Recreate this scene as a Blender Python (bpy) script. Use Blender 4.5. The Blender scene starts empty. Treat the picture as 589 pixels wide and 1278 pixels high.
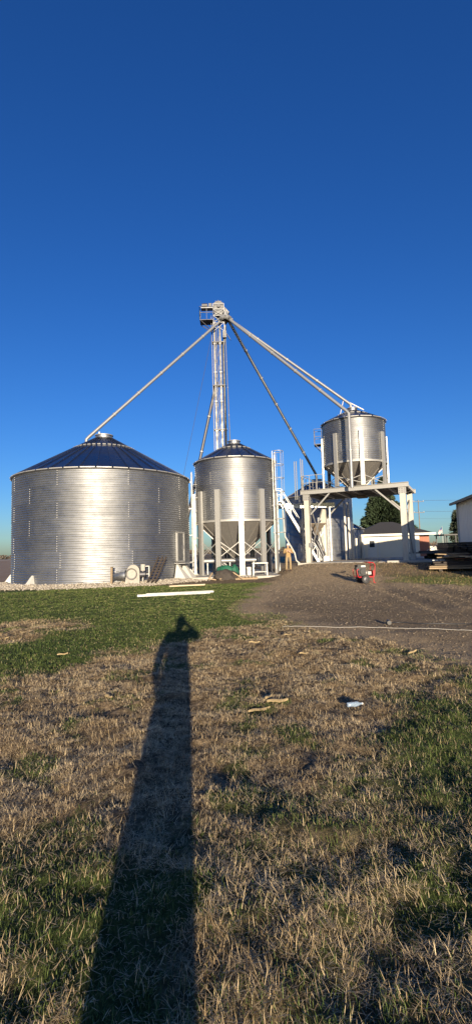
import bpy, bmesh, math, random
import numpy as np
from mathutils import Vector, Matrix, Quaternion
R = math.radians
rnd = random.Random(7)
sc = bpy.context.scene
COL = sc.collection

# ------------------------------------------------------------------ camera, sky, sun, exposure
cam = bpy.data.cameras.new('camera')
camo = bpy.data.objects.new('camera', cam); COL.objects.link(camo)
cam.sensor_fit = 'HORIZONTAL'; cam.sensor_width = 36.0; cam.lens = 36.06
cam.clip_start = 0.02; cam.clip_end = 9000
camo.matrix_world = Matrix.Translation((0, 0, 1.6)) @ Matrix.Rotation(R(90 + 4.84), 4, 'X') @ Matrix.Rotation(R(-1.6), 4, 'Z')
sc.camera = camo

SUN_EL, SUN_AZ = 8.0, 173.6          # degrees; azimuth clockwise from +Y, the sun stands behind the photographer
world = bpy.data.worlds.new('World'); sc.world = world; world.use_nodes = True
wn = world.node_tree; wn.nodes.clear()
sky = wn.nodes.new('ShaderNodeTexSky'); sky.sky_type = 'NISHITA'; sky.sun_disc = False
sky.sun_elevation = R(SUN_EL); sky.sun_rotation = R(SUN_AZ)
sky.altitude = 250; sky.air_density = 1.0; sky.dust_density = 0.8; sky.ozone_density = 4.6
hs = wn.nodes.new('ShaderNodeHueSaturation'); hs.inputs['Saturation'].default_value = 1.11; hs.inputs['Hue'].default_value = 0.515
bg = wn.nodes.new('ShaderNodeBackground'); bg.inputs['Strength'].default_value = 0.079
wo = wn.nodes.new('ShaderNodeOutputWorld')
wn.links.new(sky.outputs[0], hs.inputs['Color']); wn.links.new(hs.outputs[0], bg.inputs[0]); wn.links.new(bg.outputs[0], wo.inputs[0])
sd = Vector((math.sin(R(SUN_AZ)) * math.cos(R(SUN_EL)), math.cos(R(SUN_AZ)) * math.cos(R(SUN_EL)), math.sin(R(SUN_EL))))
sun = bpy.data.lights.new('sun', 'SUN'); sun.energy = 4.3; sun.angle = R(0.53); sun.color = (1.0, 0.84, 0.62)
suno = bpy.data.objects.new('sun', sun); COL.objects.link(suno)
suno.rotation_euler = (-sd).to_track_quat('-Z', 'Y').to_euler(); suno.location = (10, -30, 20)
vs = sc.view_settings
sc.display_settings.display_device = 'sRGB'
vs.view_transform = 'Standard'; vs.look = 'None'; vs.gamma = 1.0; vs.use_curve_mapping = False; vs.exposure = 1.27

# ------------------------------------------------------------------ helpers
def tag(o, label=None, cat=None, group=None, kind=None):
    if label: o['label'] = label
    if cat: o['category'] = cat
    if group: o['group'] = group
    if kind: o['kind'] = kind
    return o
def thing(name, label, cat, loc=(0, 0, 0), rz=0.0, group=None):
    o = bpy.data.objects.new(name, None); COL.objects.link(o); o.empty_display_size = 0.2
    o.location = loc; o.rotation_euler = (0, 0, rz)
    return tag(o, label, cat, group)
def link(name, mesh, parent=None, loc=None, rz=None):
    o = bpy.data.objects.new(name, mesh); COL.objects.link(o); o.parent = parent
    if loc is not None: o.location = loc
    if rz is not None: o.rotation_euler = (0, 0, rz)
    return o
class MB:
    def __init__(s): s.v = []; s.f = []; s.m = []; s.mi = 0
    def add(s, vs_, fs):
        b = len(s.v); s.v += [tuple(p) for p in vs_]; s.f += [tuple(b + i for i in q) for q in fs]; s.m += [s.mi] * len(fs); return s
    def box(s, c, d, rot=None):
        x, y, z = d[0] / 2, d[1] / 2, d[2] / 2
        pts = [Vector((a * x, b * y, e * z)) for e in (-1, 1) for (a, b) in ((-1, -1), (1, -1), (1, 1), (-1, 1))]
        if rot is not None: pts = [rot @ p for p in pts]
        c = Vector(c)
        return s.add([p + c for p in pts], [(3, 2, 1, 0), (4, 5, 6, 7), (0, 1, 5, 4), (1, 2, 6, 5), (2, 3, 7, 6), (3, 0, 4, 7)])
    def beam(s, a, b, w, h, up=(0, 0, 1)):
        a, b = Vector(a), Vector(b); t = (b - a); L = t.length; t.normalize()
        u = Vector(up)
        if abs(t.dot(u)) > 0.98: u = Vector((0, 1, 0))
        x = t.cross(u).normalized(); u = x.cross(t)
        return s.box((a + b) / 2, (w, L, h), Matrix((x, t, u)).transposed())
    def tube(s, path, r, n=8, caps=True):
        P = [Vector(p) for p in path]; rs = r if isinstance(r, (list, tuple)) else [r] * len(P)
        pts = []; nrm = None
        for i, p in enumerate(P):
            t = (P[min(i + 1, len(P) - 1)] - P[max(i - 1, 0)]).normalized()
            if nrm is None:
                nrm = t.cross(Vector((0, 0, 1)))
                if nrm.length < 1e-3: nrm = t.cross(Vector((0, 1, 0)))
            nrm = (nrm - t * nrm.dot(t)).normalized(); bi = t.cross(nrm)
            for k in range(n):
                a = 2 * math.pi * k / n
                pts.append(p + (nrm * math.cos(a) + bi * math.sin(a)) * rs[i])
        fs = [(i * n + k, i * n + (k + 1) % n, (i + 1) * n + (k + 1) % n, (i + 1) * n + k) for i in range(len(P) - 1) for k in range(n)]
        if caps: fs += [tuple(range(n))[::-1], tuple((len(P) - 1) * n + k for k in range(n))]
        return s.add(pts, fs)
    def lathe(s, prof, n=48, c=(0, 0, 0), capb=False, capt=False):
        pts = [(c[0] + r * math.cos(2 * math.pi * k / n), c[1] + r * math.sin(2 * math.pi * k / n), c[2] + z) for r, z in prof for k in range(n)]
        fs = [(i * n + k, i * n + (k + 1) % n, (i + 1) * n + (k + 1) % n, (i + 1) * n + k) for i in range(len(prof) - 1) for k in range(n)]
        if capb: fs.append(tuple(range(n))[::-1])
        if capt: fs.append(tuple((len(prof) - 1) * n + k for k in range(n)))
        return s.add(pts, fs)
    def prism(s, poly, axis, a, b):
        # polygon in the two other axes extruded along axis from a to b
        def mk(p, t):
            return {'x': (t, p[0], p[1]), 'y': (p[0], t, p[1]), 'z': (p[0], p[1], t)}[axis]
        n = len(poly)
        return s.add([mk(p, a) for p in poly] + [mk(p, b) for p in poly],
                     [(k, (k + 1) % n, n + (k + 1) % n, n + k) for k in range(n)] + [tuple(range(n))[::-1], tuple(range(n, 2 * n))])
    def mesh(s, name, mats, smooth=False):
        me = bpy.data.meshes.new(name); me.from_pydata(s.v, [], s.f)
        for m in (mats if isinstance(mats, (list, tuple)) else [mats]): me.materials.append(m)
        me.polygons.foreach_set('material_index', s.m)
        bm = bmesh.new(); bm.from_mesh(me); bmesh.ops.recalc_face_normals(bm, faces=bm.faces); bm.to_mesh(me); bm.free()
        if smooth:
            me.polygons.foreach_set('use_smooth', [True] * len(me.polygons))
            if smooth is not True: me.set_sharp_from_angle(angle=R(smooth))
        me.update(); return me
    def build(s, name, mats, parent=None, smooth=False, loc=None, rz=None):
        return link(name, s.mesh(name, mats, smooth), parent, loc, rz)

# ------------------------------------------------------------------ materials
def mat(name, col, rough=0.6, metal=0.0, var=0.0, scale=6.0, bump=0.0, bscale=40.0, col2=None, rvar=0.0, objvar=0.0, stretch=None, spec=0.5, bdetail=5):
    m = bpy.data.materials.new(name); m.use_nodes = True; nt = m.node_tree; N = nt.nodes; L = nt.links
    b = N['Principled BSDF']; b.inputs['Roughness'].default_value = rough; b.inputs['Metallic'].default_value = metal
    b.inputs['Specular IOR Level'].default_value = spec
    c4 = (*col, 1); b.inputs['Base Color'].default_value = c4
    tc = N.new('ShaderNodeTexCoord'); vec = tc.outputs['Object']
    if stretch:
        mp = N.new('ShaderNodeMapping'); mp.inputs['Scale'].default_value = stretch; L.new(vec, mp.inputs[0]); vec = mp.outputs[0]
    if var or col2 or rvar or objvar:
        nz = N.new('ShaderNodeTexNoise'); nz.inputs['Scale'].default_value = scale; nz.inputs['Detail'].default_value = 6; nz.inputs['Roughness'].default_value = 0.65
        L.new(vec, nz.inputs['Vector'])
        mr = N.new('ShaderNodeMapRange'); mr.inputs[1].default_value = 0.3; mr.inputs[2].default_value = 0.7; L.new(nz.outputs[0], mr.inputs[0])
        mx = N.new('ShaderNodeMix'); mx.data_type = 'RGBA'
        c2 = col2 if col2 else tuple(x * (1 - var) for x in col)
        mx.inputs[6].default_value = c4; mx.inputs[7].default_value = (*c2, 1); L.new(mr.outputs[0], mx.inputs[0])
        out = mx.outputs[2]
        if objvar:
            oi = N.new('ShaderNodeObjectInfo'); om = N.new('ShaderNodeMapRange'); om.inputs[3].default_value = 1 - objvar; om.inputs[4].default_value = 1.0
            L.new(oi.outputs['Random'], om.inputs[0])
            mu = N.new('ShaderNodeMix'); mu.data_type = 'RGBA'; mu.blend_type = 'MULTIPLY'; mu.inputs[0].default_value = 1
            L.new(out, mu.inputs[6]); L.new(om.outputs[0], mu.inputs[7]); out = mu.outputs[2]
        L.new(out, b.inputs['Base Color'])
        if rvar:
            rr = N.new('ShaderNodeMapRange'); rr.inputs[3].default_value = rough - rvar; rr.inputs[4].default_value = rough + rvar
            L.new(mr.outputs[0], rr.inputs[0]); L.new(rr.outputs[0], b.inputs['Roughness'])
    if bump:
        n2 = N.new('ShaderNodeTexNoise'); n2.inputs['Scale'].default_value = bscale; n2.inputs['Detail'].default_value = bdetail; L.new(vec, n2.inputs['Vector'])
        bp = N.new('ShaderNodeBump'); bp.inputs['Strength'].default_value = bump; bp.inputs['Distance'].default_value = 0.02
        L.new(n2.outputs[0], bp.inputs['Height']); L.new(bp.outputs[0], b.inputs['Normal'])
    return m
M = {}
M['galv'] = mat('galvanised_sheet', (0.40, 0.408, 0.42), 0.48, 1.0, var=0.24, scale=1.3, rvar=0.08, objvar=0.14, bump=0.6, bscale=1.6, bdetail=1.5)
M['galv_old'] = mat('weathered_galvanised_sheet', (0.44, 0.455, 0.47), 0.42, 1.0, var=0.25, scale=1.6, rvar=0.08, objvar=0.12, bump=0.5, bscale=2, bdetail=1.5)
M['roof'] = mat('galvanised_roof', (0.31, 0.32, 0.335), 0.30, 1.0, var=0.28, scale=1.1, rvar=0.06, objvar=0.10, bump=0.08, bscale=2.0)
M['hop'] = mat('hopper_steel', (0.42, 0.40, 0.375), 0.52, 0.8, var=0.25, scale=2.2, rvar=0.1, bump=0.06, bscale=6)
M['steel'] = mat('galvanised_channel', (0.36, 0.355, 0.34), 0.55, 0.5, var=0.14, scale=5, rvar=0.08, objvar=0.06, bump=0.05)
M['pipe'] = mat('spout_steel', (0.28, 0.285, 0.295), 0.5, 0.5, var=0.2, scale=4, rvar=0.08)
M['white'] = mat('white_paint', (0.46, 0.45, 0.42), 0.55, 0, var=0.14, scale=5, bump=0.04)
M['bolt'] = mat('bolt_heads', (0.50, 0.49, 0.47), 0.6, 0.3)
M['beam'] = mat('weathered_white_beam', (0.54, 0.51, 0.45), 0.6, 0.1, col2=(0.38, 0.35, 0.30), scale=2.5, stretch=(3, 3, 0.7), bump=0.1)
M['deck'] = mat('rusty_deck', (0.16, 0.13, 0.10), 0.8, 0.2, col2=(0.09, 0.07, 0.055), scale=3)
M['concrete'] = mat('concrete', (0.42, 0.40, 0.36), 0.9, 0, col2=(0.30, 0.28, 0.24), scale=2.5, bump=0.3, bscale=25)
M['darkmetal'] = mat('dark_metal', (0.10, 0.10, 0.11), 0.5, 0.6, var=0.3, scale=8)
M['black'] = mat('black_plastic', (0.018, 0.018, 0.02), 0.45, 0, var=0.3, scale=12)
M['rubber'] = mat('tyre_rubber', (0.03, 0.03, 0.032), 0.8, 0, var=0.3, scale=20, bump=0.2)
M['red'] = mat('red_enamel', (0.42, 0.02, 0.025), 0.4, 0, var=0.2, scale=9)
M['green'] = mat('green_tarp_cloth', (0.008, 0.10, 0.055), 0.65, 0, var=0.35, scale=6, bump=0.3, bscale=14)
M['mattarp'] = mat('dark_tarp', (0.05, 0.04, 0.03), 0.8, 0, col2=(0.025, 0.02, 0.018), scale=5, bump=0.3, bscale=12)
M['wood'] = mat('weathered_wood', (0.36, 0.27, 0.17), 0.8, 0, col2=(0.24, 0.17, 0.10), scale=3, stretch=(1, 9, 9), objvar=0.4)
M['palewood'] = mat('pale_new_wood', (0.58, 0.47, 0.31), 0.75, 0, var=0.2, scale=4, stretch=(1, 7, 7))
M['darkwood'] = mat('dark_stained_wood', (0.06, 0.045, 0.035), 0.8, 0, var=0.35, scale=4, objvar=0.4)
M['rust'] = mat('rusted_steel', (0.26, 0.085, 0.045), 0.8, 0.2, col2=(0.13, 0.05, 0.03), scale=7, objvar=0.3)
M['siding'] = mat('cream_siding', (0.60, 0.56, 0.46), 0.6, 0, var=0.07, scale=2)
M['whitewall'] = mat('white_steel_siding', (0.86, 0.85, 0.80), 0.45, 0, var=0.08, scale=0.8, stretch=(1, 1, 0.2))
M['shingle'] = mat('dark_shingles', (0.045, 0.042, 0.04), 0.85, 0, var=0.4, scale=9, bump=0.5, bscale=22)
M['trim'] = mat('white_trim', (0.55, 0.54, 0.51), 0.5, 0, var=0.06)
M['glass'] = mat('dark_window_glass', (0.02, 0.025, 0.03), 0.08, 0)
M['bark'] = mat('bark', (0.10, 0.075, 0.055), 0.9, 0, var=0.4, scale=8, bump=0.5, bscale=15)
M['greybark'] = mat('grey_twigs', (0.20, 0.145, 0.105), 0.9, 0, var=0.3, scale=3)
M['polewood'] = mat('pole_wood', (0.20, 0.16, 0.12), 0.9, 0, var=0.3, scale=4)
M['husk'] = mat('dry_corn_husk', (0.38, 0.29, 0.15), 0.7, 0, col2=(0.26, 0.19, 0.095), scale=18, stretch=(1, 8, 1))
M['plastic'] = mat('clear_blue_plastic', (0.36, 0.46, 0.58), 0.12, 0, var=0.2, scale=20); M['plastic'].node_tree.nodes['Principled BSDF'].inputs['Transmission Weight'].default_value = 0.45
M['skin'] = mat('skin', (0.50, 0.30, 0.21), 0.55, 0, var=0.1)
M['tan'] = mat('tan_duck_canvas', (0.30, 0.20, 0.09), 0.85, 0, var=0.25, scale=9, bump=0.35, bscale=18)
M['tan2'] = mat('tan_trousers', (0.27, 0.20, 0.11), 0.85, 0, var=0.25, scale=9, bump=0.35, bscale=18)
M['navy'] = mat('navy_jacket', (0.03, 0.04, 0.07), 0.8, 0, var=0.3, scale=9, bump=0.3)
M['jeans'] = mat('blue_jeans', (0.06, 0.09, 0.17), 0.85, 0, var=0.3, scale=14)
M['boot'] = mat('brown_boots', (0.10, 0.06, 0.035), 0.7, 0, var=0.3)
M['knit'] = mat('cream_knit', (0.62, 0.60, 0.55), 0.9, 0, var=0.15, scale=30)
M['hair'] = mat('brown_hair', (0.05, 0.032, 0.02), 0.7, 0, var=0.3, scale=30)
M['cream'] = mat('dull_cream_paint', (0.30, 0.28, 0.245), 0.6, 0, var=0.3, scale=6)
M['tower'] = mat('dull_tower_steel', (0.115, 0.116, 0.118), 0.5, 0.55, var=0.35, scale=3, rvar=0.1)
M['wire'] = mat('wire', (0.05, 0.05, 0.055), 0.6, 0)
M['hose'] = mat('pale_hose', (0.30, 0.285, 0.26), 0.6, 0, var=0.1)

def attr_mat(name, rough=0.75, trans=0.0):
    m = bpy.data.materials.new(name); m.use_nodes = True; N = m.node_tree.nodes; L = m.node_tree.links
    b = N['Principled BSDF']; a = N.new('ShaderNodeAttribute'); a.attribute_name = 'tint'
    L.new(a.outputs['Color'], b.inputs['Base Color']); b.inputs['Roughness'].default_value = rough; b.inputs['Specular IOR Level'].default_value = 0.3
    if trans:
        t = N.new('ShaderNodeBsdfTranslucent'); L.new(a.outputs['Color'], t.inputs[0]); mx = N.new('ShaderNodeMixShader'); mx.inputs[0].default_value = trans
        L.new(b.outputs[0], mx.inputs[1]); L.new(t.outputs[0], mx.inputs[2]); L.new(mx.outputs[0], N['Material Output'].inputs[0])
    return m
M['blade'] = attr_mat('grass_blade', 0.6, 0.15)
M['stone'] = attr_mat('crushed_stone', 0.85)
M['leaf'] = attr_mat('needles', 0.7, 0.1)

# ------------------------------------------------------------------ terrain functions (world metres)
def _h(i, j, s):
    n = (i * 374761393 + j * 668265263 + s * 1442695041).astype(np.int64) & 0x7fffffff
    n = ((n ^ (n >> 13)) * 1274126177) & 0x7fffffff
    return ((n ^ (n >> 16)) & 0xffff) / 65535.0
def vnoise(x, y, s=0):
    x = np.asarray(x, float); y = np.asarray(y, float)
    i = np.floor(x).astype(np.int64); j = np.floor(y).astype(np.int64); u = x - i; v = y - j
    u = u * u * (3 - 2 * u); v = v * v * (3 - 2 * v)
    return (_h(i, j, s) * (1 - u) + _h(i + 1, j, s) * u) * (1 - v) + (_h(i, j + 1, s) * (1 - u) + _h(i + 1, j + 1, s) * u) * v
def fbm(x, y, s=0, o=4):
    t = 0; a = 0.5; n = 0
    for k in range(o): t = t + a * vnoise(x * 2 ** k + 17.3 * k, y * 2 ** k - 9.1 * k, s + k); n += a; a *= 0.55
    return t / n
def sstep(a, b, x):
    t = np.clip((x - a) / (b - a), 0, 1); return t * t * (3 - 2 * t)
def poly(xs, ys): return lambda q: np.interp(q, xs, ys)
lawn_edge = poly([-9, -3.6, -2.9, -2.3, -0.8, 0.55, 3], [4.2, 5.0, 6.0, 7.7, 9.3, 10.2, 11])
near_edge = poly([-4, -1.5, -0.3, 0.57, 1.25, 2.74, 5], [2.3, 2.45, 2.75, 3.2, 4.4, 5.8, 7.0])
grav_edge = poly([5.2, 6.5, 8.4, 10.0, 11.0, 13.5, 18.6, 22, 25, 29, 33, 40, 60], [4.6, 3.3, 2.1, 1.3, 0.75, 0.1, 0.45, 1.1, 1.9, 2.7, 3.2, 2.5, 2.0])
def gravel_mask(x, y):
    n = fbm(x * 0.9, y * 0.9, 3) - 0.5
    g = sstep(-0.35, 0.45, (x - grav_edge(y)) + n * 1.6)
    g = g * sstep(5.6, 6.6, y + n * 1.5)
    verge = sstep(-0.8, 0.8, (x - np.interp(y, [14, 19, 22, 26, 32], [14, 9.0, 7.0, 7.4, 8.5])) + n * 3) * sstep(18, 20.5, y + n * 3) * (1 - sstep(29, 31, y))
    return g * (1 - 0.85 * verge) * (1 - sstep(60, 75, y))
def green_mask(x, y):
    n = fbm(x * 1.1, y * 1.1, 11) - 0.5; n2 = fbm(x * 3.1, y * 3.1, 21) - 0.5
    lawn = sstep(-0.5, 0.6, y - lawn_edge(x) + n * 2.4 + n2 * 1.2)
    near = sstep(-0.45, 0.5, near_edge(x) - y + n * 1.8 + n2 * 1.0)
    patch = sstep(0.59, 0.70, fbm(x * 1.9, y * 1.9, 31) + 0.30 * n2)
    bx, by = (x + 5.0) / 1.35, (y - 10.6) / 1.5
    bare = sstep(1.2, 0.75, np.sqrt(bx * bx + by * by) + n * 0.8)
    g = np.maximum(np.maximum(lawn * (1 - 0.95 * bare), near * (0.35 + 0.65 * sstep(0.42, 0.58, fbm(x * 2.6, y * 2.6, 35)) + 0.6 * sstep(0.5, 1.5, x))), 0.8 * patch * (1 - sstep(18, 22, y)))
    g = np.clip(g, 0, 1); far = sstep(23.6, 25.0, y + n * 1.5)
    return g * (1 - gravel_mask(x, y)) * (1 - far)
def ground_z(x, y):
    x = np.asarray(x, float); y = np.asarray(y, float)
    m = 0.65 * sstep(1.2, 5.5, x) * sstep(20, 32, y) * (1 - sstep(70, 140, y))
    lump = (fbm(x * 1.6, y * 1.6, 41) - 0.5) * 0.10 + (fbm(x * 5, y * 5, 51, 3) - 0.5) * 0.070 + (fbm(x * 10, y * 10, 56, 2) - 0.5) * 0.045
    near = (1 - sstep(18, 30, y)) * (1 - sstep(12, 20, np.abs(x)))
    gm = gravel_mask(x, y)
    rut = 0.0
    for q in (0.0, 1.7):
        c = np.interp(y, [5, 8, 12, 18, 25, 32], [9.5, 6.6, 5.2, 5.6, 7.2, 8.2]) + q; rut = rut - 0.05 * np.exp(-((x - c) / 0.28) ** 2) + 0.02 * np.exp(-((np.abs(x - c) - 0.5) / 0.2) ** 2)
    m = m + rut * gm * (1 - sstep(27, 31, y)) * sstep(5, 7, y)
    lump2 = (fbm(x * 0.5, y * 0.5, 61) - 0.5) * 0.10
    return m + lump * near * (1 - 0.75 * gm) + lump2 * (1 - sstep(25, 29, y)) * near
def gz(x, y): return float(ground_z(np.array([x]), np.array([y]))[0])

def make_ground():
    def axis(parts):
        out = []
        for a, b, s in parts: out += list(np.arange(a, b - 1e-6, s))
        return np.array(out)
    xp = axis([(0, 3.6, 0.045), (3.6, 6, 0.12), (6, 16, 0.3), (16, 40, 1.5), (40, 120, 10)]); xp = np.append(xp, [140, 200, 320, 600, 1200, 2500, 5000])
    xs = np.concatenate([-xp[::-1][:-1], xp])
    ys = np.concatenate([[-3000, -800, -200, -60, -25, -12, -6, -3, -1.5], axis([(0, 1.5, 0.10), (1.5, 8, 0.045), (8, 12, 0.1), (12, 24, 0.2), (24, 40, 0.5), (40, 80, 2.5), (80, 200, 15)]), [200, 260, 340, 460, 700, 1100, 2000, 3500, 6000]])
    X, Y = np.meshgrid(xs, ys); Z = ground_z(X, Y)
    nx, ny = len(xs), len(ys)
    v = np.stack([X, Y, Z], -1).reshape(-1, 3)
    g = gravel_mask(X, Y).reshape(-1); gr = green_mask(X, Y).reshape(-1)
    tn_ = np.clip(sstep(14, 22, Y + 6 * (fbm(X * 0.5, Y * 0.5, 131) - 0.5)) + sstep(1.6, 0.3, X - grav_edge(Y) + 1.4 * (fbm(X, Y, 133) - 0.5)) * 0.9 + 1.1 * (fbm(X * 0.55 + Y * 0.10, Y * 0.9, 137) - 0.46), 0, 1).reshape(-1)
    idx = np.arange(nx * ny).reshape(ny, nx)
    q = np.stack([idx[:-1, :-1], idx[:-1, 1:], idx[1:, 1:], idx[1:, :-1]], -1).reshape(-1, 4)
    isg = g[q].mean(1) > 0.5
    m = bpy.data.materials.new('soil_grass_gravel'); m.use_nodes = True; N = m.node_tree.nodes; L = m.node_tree.links; b = N['Principled BSDF']
    b.inputs['Roughness'].default_value = 0.95; b.inputs['Specular IOR Level'].default_value = 0.15
    tc = N.new('ShaderNodeTexCoord')
    def noise(s, d=6, r=0.65):
        n = N.new('ShaderNodeTexNoise'); n.inputs['Scale'].default_value = s; n.inputs['Detail'].default_value = d; n.inputs['Roughness'].default_value = r; L.new(tc.outputs['Object'], n.inputs[0]); return n.outputs[0]
    def ramp(fac, stops):
        r = N.new('ShaderNodeValToRGB'); e = r.color_ramp.elements
        while len(e) < len(stops): e.new(0.5)
        for k, (p, c) in enumerate(stops): e[k].position = p; e[k].color = (*c, 1)
        L.new(fac, r.inputs[0]); return r.outputs[0]
    def mix(f, a, c):
        x = N.new('ShaderNodeMix'); x.data_type = 'RGBA'; L.new(f, x.inputs[0]); L.new(a, x.inputs[6]); L.new(c, x.inputs[7]); return x.outputs[2]
    soil = ramp(noise(9, 8), [(0.32, (0.060, 0.042, 0.026)), (0.5, (0.17, 0.122, 0.072)), (0.68, (0.46, 0.34, 0.20))])
    grass = ramp(noise(14, 7), [(0.3, (0.034, 0.048, 0.014)), (0.55, (0.07, 0.095, 0.026)), (0.75, (0.15, 0.155, 0.055))])
    at3 = N.new('ShaderNodeAttribute'); at3.attribute_name = 'tan'
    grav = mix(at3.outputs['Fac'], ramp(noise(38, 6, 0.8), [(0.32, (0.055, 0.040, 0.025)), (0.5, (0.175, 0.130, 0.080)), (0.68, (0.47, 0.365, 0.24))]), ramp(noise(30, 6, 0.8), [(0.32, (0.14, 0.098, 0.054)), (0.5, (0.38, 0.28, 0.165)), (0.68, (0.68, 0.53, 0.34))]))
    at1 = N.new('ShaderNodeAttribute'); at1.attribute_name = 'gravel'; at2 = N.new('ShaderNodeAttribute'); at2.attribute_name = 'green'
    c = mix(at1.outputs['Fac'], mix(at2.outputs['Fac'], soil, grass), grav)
    L.new(c, b.inputs['Base Color'])
    bp = N.new('ShaderNodeBump'); bp.inputs['Strength'].default_value = 1.0; bp.inputs['Distance'].default_value = 0.035
    L.new(noise(45, 6, 0.75), bp.inputs['Height']); L.new(bp.outputs[0], b.inputs['Normal'])
    for name, sel, lab in (('ground', ~isg, 'g'), ('gravel_drive', isg, 'd')):
        qq = q[sel]; used = np.unique(qq); remap = np.zeros(len(v), int); remap[used] = np.arange(len(used)); qq = remap[qq]
        me = bpy.data.meshes.new(name); me.vertices.add(len(used)); me.vertices.foreach_set('co', v[used].ravel())
        me.loops.add(qq.size); me.loops.foreach_set('vertex_index', qq.ravel()); me.polygons.add(len(qq)); me.polygons.foreach_set('loop_start', np.arange(0, qq.size, 4))
        me.update(calc_edges=True); me.polygons.foreach_set('use_smooth', [True] * len(qq))
        for an, arr in (('gravel', g), ('green', gr), ('tan', tn_)):
            a = me.attributes.new(an, 'FLOAT', 'POINT'); a.data.foreach_set('value', arr[used].astype(np.float32))
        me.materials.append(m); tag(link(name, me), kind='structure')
make_ground()

def raw_mesh(name, v, loops, lstart, col, material):
    me = bpy.data.meshes.new(name); me.vertices.add(len(v)); me.vertices.foreach_set('co', v.astype(np.float32).ravel())
    me.loops.add(len(loops)); me.loops.foreach_set('vertex_index', loops); me.polygons.add(len(lstart)); me.polygons.foreach_set('loop_start', lstart)
    me.update(calc_edges=True)
    a = me.color_attributes.new('tint', 'FLOAT_COLOR', 'POINT'); c4 = np.ones((len(v), 4), np.float32); c4[:, :3] = col; a.data.foreach_set('color', c4.ravel())
    me.materials.append(material); return me

# stubble field, pale lane, far tree line, left horizon
fm = mat('corn_stubble', (0.30, 0.185, 0.10), 0.95, 0, col2=(0.20, 0.115, 0.06), scale=0.9, stretch=(1, 0.12, 1), bump=0.4, bscale=4)
mb = MB(); mb.add([(-900, 36, 0.012), (-16.5, 26.0, 0.012), (-15.0, 60, 0.012), (-45, 420, 0.012), (-900, 420, 0.012)], [(0, 1, 2, 3, 4)])
tag(mb.build('stubble_field', fm), kind='structure')
mb = MB(); mb.add([(-900, 424, 0.02), (-30, 424, 0.02), (-30, 560, 0.02), (-900, 560, 0.02)], [(0, 1, 2, 3)])
tag(mb.build('pale_field', mat('pale_dry_field', (0.62, 0.55, 0.44), 0.9, 0, var=0.2, scale=0.05)), kind='structure')

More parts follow.
